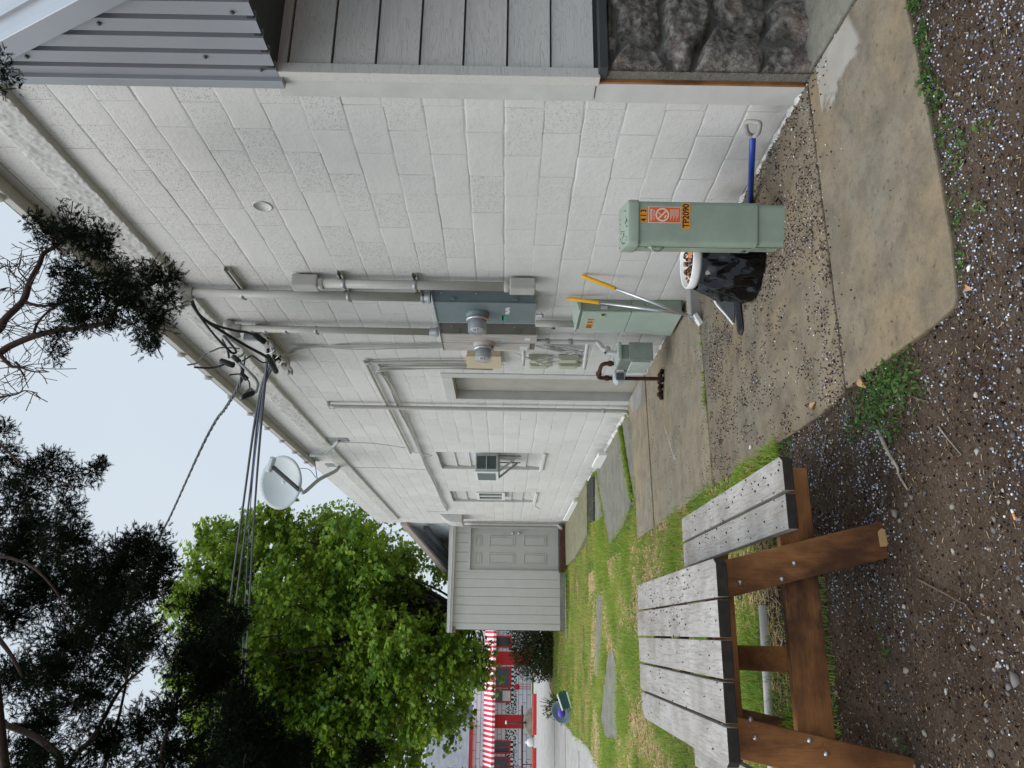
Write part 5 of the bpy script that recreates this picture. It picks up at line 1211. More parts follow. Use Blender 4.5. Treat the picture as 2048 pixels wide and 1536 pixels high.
m = M(); m.add([(-.02, YS-.10, 2.80), (2.598, YS-.10, 2.835), (2.598, 24, 2.95), (-.02, 24, 2.9)], [(0, 1, 2, 3)]); m.build('shed_roof', ROOFM, t)
m = M(); m.box((-.02, YS-.02, 2.60), (.12, YS+.3, 2.67)); m.build('rafter_tail', paint('tan_rafter', (.34, .27, .20), .8, .2), t)
m = M(); m.prism([(1.50, YS-.25, -.05), (2.50, YS-.25, -.05), (2.50, YS-.25, .11), (1.46, YS-.25, .11)], (0, 0, 0), (0, .23, 0)); m.build('rusty_threshold', paint('rusty_step', (.13, .055, .035), .85, .35, 14), t)
m = M(); m.box((.06, YS-.01, -.02), (1.40, YS+.02, .098)); m.build('foundation_edge', mk('foundation_concrete', (.25, .24, .22), (.30, .29, .27), (.14, .13, .12), 3), t)
m = M(); m.tube([(-.12, YS-.25, -.03), (1.40, YS-.30, -.02)], .012, 8); tag(m.build('metal_rod', GALV), 'thin galvanised rod lying along the foot of the shed', 'rod')
m = M(); m.tube(curve([(2.54, 19.1, 2.45), (2.54, 19.1, 1.2), (2.54, 19.1, .25), (2.50, 19.0, .14), (2.42, 18.9, .08)], 5), .035, 14); tag(m.build('drain_pipe', CONDUIT), 'painted drain pipe in the corner between shed and block wall', 'pipe')
t = thing('duct_cover', (2.5, 18.6, 2.46), 'painted sheet metal duct cover bending from the block wall toward the shed roof', 'duct')
m = M(); P = [(2.598, 2.46), (2.42, 2.46), (2.42, 2.62), (2.44, 2.75), (2.50, 2.86), (2.598, 2.98)]
m.prism([(x, 18.0, z) for x, z in P], (0, 0, 0), (0, .75, 0)); m.build('cover', TRIM, t, .005)
# far gable roof seen above the shed
t = thing('rear_gable', (2.6, 19.6, 2.9), 'rear gable overhang with dark soffit beams above the shed roof', 'roof overhang')
m = M(); m.beam((2.56, 19.45, 3.98), (1.55, 24.2, 3.05), .09, .16); m.build('bargeboard', paint('bargeboard_paint', (.40, .34, .30), .6, .15), t)
m = M(); m.add([(2.6, 19.7, 4.0), (1.58, 24.3, 3.1), (4.5, 25.2, 3.35), (4.5, 20.4, 4.2)], [(0, 1, 2, 3)]); m.add([(2.6, 19.62, 2.8), (2.6, 19.62, 4.0), (2.6, 25, 4.0), (2.6, 25, 2.8)], [(0, 1, 2, 3)]); m.build('gable_soffit', paint('whitewashed_soffit', (.42, .44, .44), .7, .2, 4), t)
m = M(); m.beam((2.50, 19.7, 3.45), (2.0, 24.5, 3.0), .10, .14); m.build('soffit_beam', DARKTRIM, t)
m = M(); m.beam((2.56, 19.7, 3.9), (1.9, 24.2, 3.2), .03, .03); m.build('soffit_cable', BLACK, t)

# ---------------------------------------------------------------- red and white building beyond the pavement
YB = 48.0
def m_blocks():
    n = N('white_block_paint', .7, 0, .2); s = n.xyz(); c = n.t.nodes.new('ShaderNodeCombineXYZ'); n.put(c.inputs[0], s[0]); n.put(c.inputs[1], s[2])
    br = n.t.nodes.new('ShaderNodeTexBrick'); n.put(br.inputs['Vector'], c.outputs[0]); br.inputs['Scale'].default_value = 1
    br.inputs['Brick Width'].default_value = .85; br.inputs['Row Height'].default_value = .24; br.inputs['Mortar Size'].default_value = .018
    br.inputs['Color1'].default_value = (.66, .66, .68, 1); br.inputs['Color2'].default_value = (.62, .62, .64, 1); br.inputs['Mortar'].default_value = (.24, .22, .26, 1); n.col(br.outputs['Color']); return n.m
def m_spots():
    n = N('spotted_paint', .7, 0, .2); s = n.noise(13, 2, .4); n.col(n.ramp(s, [(.47, (.02, .02, .02)), (.52, (.65, .65, .65))])); return n.m
def m_check():
    n = N('checker_paint', .7, 0, .2); s = n.xyz(); n.col(n.ramp(n.math('FRACT', n.math('MULTIPLY', s[0], 4.0)), [(0, (.02, .02, .02)), (.49, (.02, .02, .02)), (.51, (.7, .7, .7)), (1, (.7, .7, .7))])); return n.m
def m_awn():
    n = N('striped_awning', .7, 0, .2); s = n.xyz(); n.col(n.ramp(n.math('FRACT', n.math('MULTIPLY', s[0], 3.75)), [(0, (.62, .04, .06)), (.52, (.62, .04, .06)), (.54, (.75, .73, .73)), (1, (.75, .73, .73))])); return n.m
BLK = m_blocks(); SPT = m_spots(); CHK = m_check(); AWN = m_awn()
t = thing('roadside_building', (-3, YB, -.2), 'long white block building with red doors under a red striped awning', 'building')
m = M(); m.box((-16, YB, -.4), (9, YB+9, 3.15)); m.build('wall', BLK, t)
m = M(); m.box((-16.3, YB-.25, 3.10), (-4.9, YB+.0, 3.30)); m.build('red_fascia', REDP, t)
m = M(); m.prism([(-17, YB-.3, 3.30), (-17, YB+5, 6.2), (-17, YB+10, 3.3)], (0, 0, 0), (12.2, 0, 0)); m.build('roof', paint('grey_shingles', (.20, .205, .23), .9, .2, 2), t)
m = M(); P = [(-.9, 2.02), (-.9, 1.86), (-.05, 2.35), (-.02, 2.52)]
m.prism([(-16, YB+a, z) for a, z in P], (0, 0, 0), (25, 0, 0)); m.build('awning', AWN, t)
def wp(name, x0, x1, za, zb, mat, o=.02, par=None): m = M(); m.box((x0, YB-o, za), (x1, YB-o+.018, zb)); return m.build(name, mat, par or t)
wins = [(-3.05, -1.92), (-3.86, -3.12), (-.85, -.2), (-6.55, -5.85), (-7.6, -6.7), (-10.5, -9.4)]
for a, b in ((-1.82, -1.07), (-5.22, -4.50), (-8.9, -8.1)):
    d = wp('red_door', a, b, -.22, 2.0, REDP, .03)
    wp('door_light', a+.06, a+.14, .62, .74, DARKGREY, .06, d)
for a, b in ((-4.45, -1.9), (-1.0, 3), (-8.0, -5.3), (-12, -9)): wp('spotted_band', a, b, .62, 1.28, SPT, .012)
for a, b in wins:
    f = wp('window', a, b, .95, 2.0, REDP, .06); wp('pane', a+.08, b-.08, 1.05, 1.92, PANE, .064, f)
    if a in (-3.05, -6.55): wp('window_mullion', (a+b)/2-.025, (a+b)/2+.025, 1.05, 1.9, REDP, .07, f)
    wp('checker_strip', a, b, .80, .945, CHK, .03)
m = M(); m.box((-3.75, YB-.35, 1.0), (-3.2, YB-.062, 1.45)); m.build('window_cooler', paint('cooler_tan', (.55, .53, .48), .5), t, .01)
m = M()
for z in (.55, .35, .15): m.box((-3.25, YB-.034, z), (-3.22+.0, YB-.014, z+.3))
m.__init__(); m.lathe((-3.0, YB-.02, .62), [(.0001, .02), (.16, .02), (.16, 0)], (0, -1, 0), 20); m.build('red_dot_ornament', REDP, t)
for x in (-2.86, -3.0, -3.12):
    m = M(); m.box((x, YB-.03, -.18), (x+.02, YB-.012, .55)); m.build('red_stripe', REDP, t)
for (a, b) in ((-4.51, -2.75), (-7.2, -5.1), (-10.2, -8.2)):
    m = M(); m.box((a, 38.95, -.2), (b, 39.35, .02)); tag(m.build('wheel_stop', REDCONC, None, .02), {-4.51: 'red concrete wheel stop in front of the first red door, whole in view', -7.2: 'red concrete wheel stop cut by the bottom edge of the picture', -10.2: 'red concrete wheel stop out on the left'}[a], 'wheel stop', 'red wheel stops')
t = thing('hitching_rail', (-5.2, 41, -.2), 'dark brown horizontal rail on a short post before the red building', 'rail')
m = M(); m.tube([(-3.5, 42, .45), (-8, 42, .42)], .05, 10); m.build('top_rail', RUST, t)
m = M(); m.tube([(-4.3, 42, -.25), (-4.3, 42, 1.22)], .05, 10); m.build('post', RUST, t)
m = M(); m.lathe((-4.3, 42, 1.2), [(.06, 0), (.085, .02), (.085, .08), (.0001, .1)], (0, 0, 1), 12); m.build('post_cap', WHITEP, t)
for k in range(4):
    m = M(); m.tube([(-6.2-.25*k, 42, -.2), (-6.2-.25*k, 42, .44)], .02, 8); m.build('baluster', RUST, t)
m = M(); m.lathe((-5.2, 42, -.2), [(.12, 0), (.17, .03), (.2, .12), (.2, .3), (.14, .38), (.06, .42), (.06, .5), (.0001, .5)], (0, 0, 1), 20); tag(m.build('gas_bottle', WHITEP), 'white gas bottle standing by the dark rail', 'gas bottle')
m = M(); v_ = []
m.sphere((-4.3, 42.3, -.15), .62, 14, 9, (1.15, .8, .85)); o = m.build('boulder', paint('tan_boulder', (.26, .24, .18), .95, .3, 3)); tag(o, 'low tan mound of rock behind the red wheel stop', 'boulder')
m = M(); m.box((-30, 43.2, -.22), (9, 44.0, -.10)); o = m.build('grass_verge', paint('verge_green', (.10, .13, .05), .95, .3, 4)); tag(o, kind='structure')
# planter group on the pavement edge
t = thing('planter_bowl', (-1.6, 18.6, -.08), 'round grey bowl planter with purple insides tipped on the lawn edge', 'planter')
m = M(); m.lathe((-1.68, 18.75, .10), [(.10, -.14), (.20, -.10), (.25, .02), (.25, .06), (.235, .05), (.19, -.04), (.0001, -.06)], (-.25, -.75, .55), 26); m.build('bowl', paint('grey_green_bowl', (.12, .17, .19), .5), t)
m = M(); m.sphere((-1.70, 18.68, .12), .11, 12, 8, (1, .6, .8)); m.build('purple_filling', m_plain('purple_film', (.10, .07, .42), .4), t)
t = thing('crate', (-1.35, 18.2, -.08), 'dark green crate with white edges standing beside the bowl planter', 'crate')
m = M(); m.beam((-1.58, 18.3, .03), (-1.26, 18.36, .13), .26, .20, (-.3, 0, 1)); m.build('body', m_plain('dark_green_plastic', (.03, .09, .085), .5), t, .01)
m = M(); m.beam((-1.615, 18.3, .125), (-1.29, 18.36, .235), .28, .02, (-.3, 0, 1)); m.build('white_rim', WHITEP, t)
m = M(); m.beam((-1.555, 18.17, -.06), (-1.225, 18.22, .04), .03, .03, (-.3, 0, 1)); m.build('white_foot_edge', WHITEP, t)

# ---------------------------------------------------------------- foliage
JH = [(1.96,3.6,3.73,0.136),(1.96,3.64,3.87,0.089),(2.01,3.77,3.69,0.103),(2.08,3.72,3.99,0.065),(1.73,3.6,3.75,0.072),(1.9,3.68,3.6,0.09),(1.73,3.69,3.7,0.105),(1.62,3.62,3.55,0.153),(1.76,3.76,3.52,0.12),(1.68,3.61,3.3,0.133),(1.75,3.67,3.24,0.084),(1.59,3.7,3.44,0.104),(1.59,3.68,3.72,0.098),(1.53,3.72,3.63,0.091),(1.47,3.76,3.34,0.091),(1.57,3.81,3.32,0.09),(1.6,3.65,3.2,0.067),(1.43,3.74,3.77,0.067),(1.34,3.75,3.78,0.051),(1.37,3.65,3.26,0.066),(1.46,3.58,3.61,0.075),(1.53,3.81,3.56,0.069)]
JT = [(2.05,2.52,3.44,0.059),(2.12,2.52,3.51,0.079),(2.08,2.61,3.58,0.081)]
JM = [(1.14,5.45,4.71,0.108),(1.03,5.38,4.77,0.148),(1.03,5.56,4.63,0.131),(1.0,5.12,4.21,0.087),(1.18,5.52,5.07,0.109),(1.32,5.32,5.01,0.078),(0.82,5.15,4.65,0.15),(0.81,5.5,4.57,0.121),(1.02,5.66,5.11,0.129),(1.07,5.22,4.22,0.048)]
JL = [(0.79,6.58,5.49,0.231),(0.65,6.12,4.85,0.175),(0.53,6.74,4.73,0.221),(0.65,6.71,4.52,0.171),(0.48,6.01,4.05,0.091),(0.39,6.86,5.2,0.258),(0.28,6.62,4.84,0.207),(0.56,6.66,5.55,0.21),(0.29,6.85,5.47,0.171),(0.04,6.3,4.57,0.187),(-0.12,6.76,5.05,0.248),(-0.25,6.93,4.69,0.211),(-0.05,5.84,4.02,0.129),(0.17,6.89,4.01,0.18),(-0.1,6.25,3.67,0.192),(-0.23,6.37,3.9,0.175),(0.03,5.9,3.44,0.128),(-0.3,6.68,3.73,0.162),(-0.47,6.11,4.51,0.191),(-0.4,6.92,5.51,0.176),(-0.35,6.09,4.77,0.169),(-0.73,6.49,4.26,0.146),(-0.59,6.26,3.93,0.135),(-0.46,6.56,3.8,0.138),(-0.61,5.98,3.33,0.16),(-0.66,5.95,3.19,0.159),(-0.94,6.75,4.07,0.191),(-0.94,6.75,3.67,0.199),(-0.86,6.49,4.51,0.172),(-0.99,6.99,5.29,0.172),(-0.83,5.99,3.12,0.176),(-0.99,6.89,3.23,0.142),(0.3,5.94,4.08,0.149),(0.27,7.05,4.83,0.198),(0.08,6.57,5.46,0.163),(-0.7,6.55,5.05,0.156),(-0.53,7.06,3.72,0.149),(-0.92,6.8,3.07,0.14),(-0.94,6.81,2.53,0.104),(-0.97,5.78,3.14,0.202),(-1.11,6.22,3.62,0.217),(-1.05,5.82,3.99,0.203),(-1.08,5.97,4.57,0.208),(-1.03,6.0,2.79,0.175)]
JB = [([(1.36,3.7,4.14),(1.45,3.7,4.06),(1.51,3.7,4.04),(1.61,3.7,3.97),(1.71,3.7,3.96),(1.82,3.7,3.93),(1.88,3.7,3.92),(1.92,3.7,3.87),(1.99,3.7,3.79),(1.97,3.7,3.66)],0.022,0.007),([(1.22,3.7,4.16),(1.32,3.7,4.03),(1.36,3.7,3.98),(1.41,3.7,3.88),(1.44,3.7,3.78),(1.45,3.7,3.71),(1.48,3.7,3.56),(1.52,3.7,3.5),(1.59,3.7,3.48),(1.66,3.7,3.39),(1.74,3.7,3.28)],0.02,0.006),([(1.41,3.7,3.88),(1.49,3.7,3.87),(1.57,3.7,3.81),(1.64,3.7,3.71)],0.008,0.004),([(1.6,3.7,3.97),(1.58,3.7,3.87),(1.59,3.7,3.81),(1.62,3.7,3.7)],0.009,0.004),([(1.54,3.7,3.5),(1.49,3.7,3.39),(1.43,3.7,3.29)],0.006,0.003),([(1.31,3.7,4.03),(1.25,3.7,3.96),(1.24,3.7,3.92),(1.2,3.7,3.88)],0.012,0.003),([(1.27,3.7,3.94),(1.24,3.7,3.9),(1.22,3.7,3.83),(1.22,3.7,3.76)],0.007,0.002),([(1.08,3.7,3.98),(1.09,3.7,3.95),(1.1,3.7,3.9),(1.12,3.7,3.86),(1.11,3.7,3.8)],0.006,0.002),([(1.5,3.7,4.12),(1.46,3.7,4.03),(1.47,3.7,3.97)],0.004,0.0015),([(1.69,3.7,3.97),(1.73,3.7,4.01),(1.77,3.7,4.07),(1.83,3.7,4.09),(1.85,3.7,4.12)],0.004,0.0015),([(1.71,3.7,3.96),(1.78,3.7,4.03),(1.83,3.7,4.03),(1.91,3.7,4.04)],0.004,0.0015),([(1.78,3.7,4.08),(1.8,3.7,4.11)],0.003,0.0015),([(1.67,3.7,4.1),(1.68,3.7,4.06),(1.66,3.7,4.02)],0.004,0.002)]
JC = [([(-1.2,6.3,4.62),(-0.99,6.3,4.7),(-0.9,6.3,4.74),(-0.78,6.3,4.93),(-0.69,6.3,5.21),(-0.64,6.3,5.37)],0.045,0.03),([(-1.2,6.3,4.55),(-0.98,6.3,4.64),(-0.77,6.3,4.49),(-0.45,6.3,4.35),(-0.29,6.3,4.19)],0.035,0.012),([(-1.19,6.3,3.9),(-0.86,6.3,3.97),(-0.59,6.3,3.91),(-0.33,6.3,3.92)],0.025,0.01),([(-0.03,6.0,5.24),(-0.11,6.0,5.14),(-0.22,6.0,5.03),(-0.35,6.0,4.93)],0.03,0.015),([(1.23,5.4,5.06),(1.1,5.4,4.89),(1.02,5.4,4.7),(0.93,5.4,4.47)],0.014,0.005),([(-1.12,6.6,4.53),(-0.62,6.6,4.46),(-0.17,6.6,4.46),(0.21,6.6,4.54)],0.02,0.008),([(0.54,6.3,5.51),(0.46,6.3,5.22),(0.27,6.3,4.98),(0.05,6.3,4.82)],0.018,0.008),([(0.11,6.6,4.61),(0.23,6.6,4.55),(0.29,6.6,4.53)],0.01,0.006),([(-0.53,6.4,4.19),(-0.53,6.4,4.12),(-0.4,6.4,4.04)],0.008,0.004)]
MP = [(-3.96,24.9,6.51,0.745),(1.79,25.37,4.9,0.644),(-1.85,26.31,8.26,0.688),(-1.08,23.93,4.91,0.589),(-0.88,23.56,9.19,0.42),(-1.34,26.46,7.2,0.741),(-2.97,24.02,9.02,0.513),(-4.69,26.18,7.82,0.551),(0.45,25.68,8.53,0.613),(-1.34,23.71,10.14,0.717),(-3.05,24.82,5.91,0.745),(1.15,23.05,7.94,0.59),(-0.44,23.66,10.15,0.524),(-0.07,27.03,7.1,0.722),(2.61,27.8,10.52,0.588),(-4.2,24.75,4.84,0.751),(-5.42,27.57,6.23,0.415),(-3.36,25.4,8.13,0.658),(0.78,27.64,5.6,0.747),(-2.12,24.08,5.13,0.522),(-2.9,25.32,5.08,0.396),(-0.31,25.78,3.79,0.592),(1.07,24.15,6.11,0.742),(-0.19,23.09,9.1,0.632),(-0.4,27.38,9.04,0.84),(-1.51,25.68,5.73,0.481),(-2.28,24.36,6.54,0.674),(1.67,25.81,9.76,0.698),(2.67,25.78,9.04,0.531),(-1.67,23.88,8.52,0.451),(1.7,25.16,10.8,0.709),(-4.2,25.31,9.42,0.687),(-3.58,23.13,8.12,0.404),(-1.05,25.88,8.07,0.572),(-2.38,23.84,3.59,0.581),(-2.95,25.27,10.36,0.413),(0.36,26.91,3.99,0.513),(3.2,26.77,7.46,0.571),(-1.04,26.98,2.44,0.486),(-2.89,23.83,6.76,0.555),(-2.33,25.55,10.46,0.551),(-3.72,26.63,4.42,0.419),(1.49,27.68,7.99,0.745),(-0.41,27.72,6.42,0.575),(-2.26,26.39,4.63,0.441),(-1.29,23.17,3.99,0.387),(0.75,26.37,10.12,0.667),(0.22,22.93,5.37,0.415),(-1.27,23.33,2.86,0.448),(0.7,25.34,11.29,0.708),(-0.38,23.0,4.38,0.702),(-3.95,25.55,5.64,0.498),(1.65,23.83,6.53,0.458),(-2.47,24.13,8.2,0.576),(2.9,24.96,8.12,0.479),(-1.85,25.88,6.33,0.413),(1.82,22.92,5.29,0.478),(-2.97,27.73,4.75,0.536),(2.31,27.34,8.03,0.501),(-2.22,25.31,9.36,0.499),(-5.26,27.68,7.11,0.567),(-1.04,25.73,8.97,0.558),(0.02,24.48,7.45,0.409),(-4.6,25.85,8.52,0.667),(-0.72,26.85,6.77,0.446),(0.93,26.01,4.37,0.427),(-2.46,25.6,7.81,0.495),(-3.58,25.13,10.18,0.515),(-2.3,26.35,3.06,0.513),(-3.6,23.26,7.14,0.423),(-1.36,28.09,3.8,0.455),(0.58,23.63,6.73,0.558),(1.95,24.19,7.9,0.59),(-4.63,24.2,9.16,0.378),(3.08,24.77,9.09,0.444),(2.37,23.44,6.04,0.666),(0.73,27.66,11.41,0.457),(-0.62,25.44,7.26,0.435),(-3.47,24.07,4.94,0.381),(2.79,27.62,11.26,0.519),(-1.5,24.43,9.49,0.487),(-0.98,24.28,5.77,0.418),(-0.68,24.41,2.95,0.479),(-4.65,23.77,4.46,0.373),(3.28,27.99,10.69,0.468),(-3.23,25.7,8.89,0.398),(0.22,26.64,9.59,0.502),(-1.79,24.73,3.87,0.393),(-3.87,23.34,9.49,0.372),(-2.34,25.96,6.06,0.471),(-4.66,24.2,8.63,0.473),(-4.37,24.74,5.85,0.492),(-2.89,26.95,10.44,0.433),(-1.76,24.85,4.84,0.408),(-0.09,23.1,2.79,0.374),(2.51,23.69,10.66,0.272),(2.96,26.01,11.17,0.333),(0.69,22.91,10.69,0.257),(0.92,23.28,10.65,0.32),(3.63,24.72,8.65,0.224),(3.79,26.43,9.39,0.273),(2.05,24.76,4.26,0.22),(1.82,23.66,3.53,0.18),(1.87,27.57,3.69,0.244),(-0.96,24.78,2.98,0.302),(-1.05,27.3,2.55,0.366),(-1.01,22.91,2.02,0.223),(-2.78,23.81,3.06,0.226)]

def rand_dirs(k, zb=0.0):
    v = rng.standard_normal((k, 3)); v[:, 2] += zb; return v/np.linalg.norm(v, axis=1, keepdims=True)
def leaves(name, C, R, D, size, mat, parent, shape, label=None, droop=.3):
    """shape: (n,2) polygon outline of one leaf; C base points, D facing dirs"""
    k = len(C); n = len(shape); a = rand_dirs(k); u = np.cross(D, a); u /= np.linalg.norm(u, axis=1, keepdims=True)+1e-9; v = np.cross(D, u)
    s = size*(.65+.7*rng.random(k))
    V = C[:, None]+u[:, None]*shape[None, :, 0:1]*s[:, None, None]+v[:, None]*shape[None, :, 1:2]*s[:, None, None]
    V += D[:, None]*(-(shape[None, :, 0:1]**2)*s[:, None, None]*droop)
    F = np.arange(n)[None]+(np.arange(k)*n)[:, None]
    return npmesh(name, V.reshape(-1, 3), F, mat, parent)
MLEAF = np.array([(0, -.5), (.18, -.28), (.48, -.35), (.34, -.08), (.52, .18), (.22, .16), (0, .55), (-.22, .16), (-.52, .18), (-.34, -.08), (-.48, -.35), (-.18, -.28)])
def maple():
    t = thing('maple_tree', (.45, 26, -.1), 'large bright green maple tree rising behind the shed', 'tree')
    Cs = []; Ds = []
    for (x, y, z, r) in MP:
        c = np.array([x, y, z]); k = int(2300*(r/.7)**2*.80)
        # sprays: short twigs reaching out of the clump, each with its own leaves
        ns = max(6, k//16); sd_ = rand_dirs(ns, .2); sq = .25+1.05*rng.random(ns)**.55; sc_ = c+sd_*sq[:, None]*r*np.array([1, 1, .85])
        ix = rng.integers(0, ns, k); tt = rng.random(k)
        sp_d = sd_*.8+rand_dirs(ns)*.7; P = sc_[ix]+sp_d[ix]*(tt*.34)[:, None]+rng.standard_normal((k, 3))*np.array([.085, .085, .05]); P[:, 2] -= tt**2*.10; Cs.append(P)
        d = sd_[ix]; f = d*.35+rand_dirs(k)*.7+np.array([0, -.15, .65]); Ds.append(f/np.linalg.norm(f, axis=1, keepdims=True))
    # back fill and hidden side so the crown has volume
    for _ in range(46):
        a = rnd.random()*6.28; zz = rnd.uniform(4.6, 10.4); rr_ = 3.9*math.sin(math.pi*min(1, (zz-1.0)/11.5))**.7
        c = np.array([.1+math.cos(a)*rr_*rnd.random()**.4, 28.5+1.8*math.sin(a), zz]); k = 520; d = rand_dirs(k, .2)
        Cs.append(c+d*(1-.7*rng.random(k))[:, None]*1.2); f = d*.5+rand_dirs(k)*.7+np.array([0, 0, .5]); Ds.append(f/np.linalg.norm(f, axis=1, keepdims=True))
    C_ = np.concatenate(Cs); D_2 = np.concatenate(Ds); leaves('crown', C_, None, D_2, .135, MAPLE, t, MLEAF)
    m = M(); base = Vector((.50, 26.3, -.15)); m.tube([base, base+Vector((0, 0, 1.2)), (.48, 26.3, 2.6)], [.34, .27, .24], 14)
    fork = Vector((.48, 26.3, 2.5))
    tips = [MP[i] for i in range(0, len(MP), 2)]
    for (x, y, z, r) in tips:
        tp = Vector((x, y, z)); md = fork.lerp(tp, .45)+Vector((rnd.uniform(-.3, .3), rnd.uniform(-.2, .3), rnd.uniform(-.4, .1))); L_ = (tp-fork).length
        m.tube(curve([fork, md, tp], 6), [max(.012, .014*L_*(1-i/13)) for i in range(13)], 7)
    m.build('trunk', BARKM, t)
maple()
def tuft_mesh(C, D, L, n_need=15):
    """juniper sprays: each a short stem with slanted scale-like fingers"""
    k = len(C); a = rand_dirs(k); u = np.cross(D, a); u /= np.linalg.norm(u, axis=1, keepdims=True)+1e-9; v = np.cross(D, u)
    Vs = []; l = L*(.7+.6*rng.random(k))
    for i in range(n_need):
        q = .08+.9*i/n_need; ang = i*2.4; side = u*math.cos(ang)+v*math.sin(ang)
        b = C+D*(l*q)[:, None]; ln = l*(.48-.22*q)*(.7+.6*rng.random(k)); dr = D*.75+side*.75+rand_dirs(k)*.18
        wv = np.cross(dr, side+rand_dirs(k)*.3); wv /= np.linalg.norm(wv, axis=1, keepdims=True)+1e-9; w_ = (l*.050)[:, None]
        Vs += [b-wv*w_, b+wv*w_, b+dr*ln[:, None]]
    wv = u*(l*.02)[:, None]; Vs += [C-wv, C+wv, C+D*l[:, None]]
    V = np.stack(Vs, 1); n = V.shape[1]; F = np.arange(n)[None]+(np.arange(k)*n)[:, None]
    return V.reshape(-1, 3), F.reshape(-1, 3)
def cl_tufts(lst, dens, L, off=0):
    Cs = []; Ds = []
    for (x, y, z, r) in lst:
        k = max(8, int(dens*(r/.14)**1.8)); d = rand_dirs(k); lob = rand_dirs(9); bb = np.max(d@lob.T, axis=1)
        q = (rng.random(k)**.55)*(.55+.62*np.clip(bb, 0, 1)**4)
        Cs.append(np.array([x, y, z])+d*q[:, None]*r*np.array([1, 1.25, 1])*1.12); f = d*.45+rand_dirs(k)*.8+np.array([.1, 0, -.05]); Ds.append(f/np.linalg.norm(f, axis=1, keepdims=True))
    return tuft_mesh(np.concatenate(Cs), np.concatenate(Ds), L)
def juniper():
    t = thing('juniper_tree', (-2.3, 6.4, -.04), 'dark juniper tree overhanging the yard, nearly black against the sky', 'tree')
    Vs = []; Fs = []; o = 0
    # crown outside the frame as well, sparser
    extra = []
    for _ in range(70):
        a = rnd.random()*6.28; zz = rnd.uniform(2.9, 8.5); q = 2.0*math.sin(math.pi*min(1, (zz-1.6)/8.5))**.6*rnd.random()**.5
        p = (-2.6+math.cos(a)*q*1.0, 6.6+math.sin(a)*q, zz, rnd.uniform(.28, .45))
        if p[0] > -1.2 and p[2] < 5.6: continue
        extra.append(p)
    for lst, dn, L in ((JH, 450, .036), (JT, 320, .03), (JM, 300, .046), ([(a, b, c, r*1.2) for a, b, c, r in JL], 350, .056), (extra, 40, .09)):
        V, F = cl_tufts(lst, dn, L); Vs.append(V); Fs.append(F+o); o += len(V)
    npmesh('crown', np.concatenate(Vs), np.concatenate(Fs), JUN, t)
    m = M(); tr = [Vector((-2.35, 6.4, -.1)), Vector((-2.3, 6.45, 1.2)), Vector((-2.5, 6.6, 2.8)), Vector((-2.4, 6.6, 4.6)), Vector((-2.7, 6.7, 7.5))]
    m.tube(curve(tr, 6), [.24-.2*i/24 for i in range(25)], 14)
    # limb carrying the near overhanging sprays
    for (pts, r0, r1) in JB+[(a, b*.7, c*.7) for a, b, c in JC]:
        P = curve(pts, 4); n = len(P); m.tube(P, [r0+(r1-r0)*i/(n-1) for i in range(n)], 7)
    a = Vector(JB[0][0][0]); b = Vector(JB[1][0][0])
    m.tube(curve([(-2.45, 6.6, 4.2), (-1.2, 5.6, 5.3), (.3, 4.5, 5.2), a+Vector((-.25, .15, .25)), a], 6), [.075-.05*i/24 for i in range(25)], 8)
    m.tube(curve([(-.5, 5.0, 5.25), (.5, 4.3, 4.9), b+Vector((-.2, .1, .2)), b], 5), [.04-.02*i/15 for i in range(16)], 7)
    for (pts, r0, r1) in JC[:4]+JC[5:7]:
        c = Vector(pts[0]); m.tube(curve([(-2.45, 6.6, max(2.6, c.z-.9)), Vector((-2.0, 6.5, c.z-.4)), c], 5), [.036-(.036-min(r0, .03))*i/10 for i in range(11)], 8)
    c = Vector(JC[4][0][0]); m.tube(curve([(-2.45, 6.6, 4.6), (-1.0, 6, 5.0), c+Vector((-.3, .1, .1)), c], 5), [.05-.035*i/15 for i in range(16)], 7)
    c = Vector(JT[1][:3]); m.tube(curve([(.3, 4.5, 5.2), (1.2, 3.6, 5.0), (1.9, 2.9, 4.5), c], 5), [.03-.022*i/15 for i in range(16)], 6)
    # fine twigs: inside every clump, and bare ones near the top branches
    tw = []
    for (x, y, z, r) in JH+JM+JL:
        for _ in range(5 if r < .2 else 9):
            d = rand_dirs(1)[0]; p = Vector((x, y, z)); q = p+Vector(d)*r*1.15; mid = p.lerp(q, .5)+Vector(rand_dirs(1)[0])*r*.15; tw.append((curve([p, mid, q], 3), r*.022))
    for br in JB:
        P = curve(br[0], 4)
        for p in P[2:]:
            for _ in range(1):
                d = Vector((rnd.uniform(-.5, .3), rnd.uniform(-.3, .3), rnd.uniform(-.4, .7))).normalized(); l = rnd.uniform(.04, .16)
                q = p+d*l; e = Vector(rand_dirs(1)[0]); tw.append(([p, p+d*l*.5+e*.008, q], .0022)); tw.append(([p+d*l*.5, p+d*l*.5+(d+e*.9).normalized()*l*.5], .0016))
    for _ in range(18):       # bare twigs at the top edge of the picture
        p = Vector((rnd.uniform(1.2, 1.75), 3.7, rnd.uniform(3.75, 4.1))); d = Vector((rnd.uniform(-.3, .9), rnd.uniform(-.2, .2), rnd.uniform(-1, .15))).normalized(); l = rnd.uniform(.08, .22); n1 = p+d*l*.5+Vector(rand_dirs(1)[0])*.02; q = p+d*l+Vector(rand_dirs(1)[0])*.025
        tw.append((curve([p, n1, q], 3), .002)); tw.append(([n1, n1+(d+Vector(rand_dirs(1)[0])*.8).normalized()*l*.4], .0014))
    for P, r in tw: m.tube(P, r, 4, False)
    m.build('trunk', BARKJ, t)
juniper()
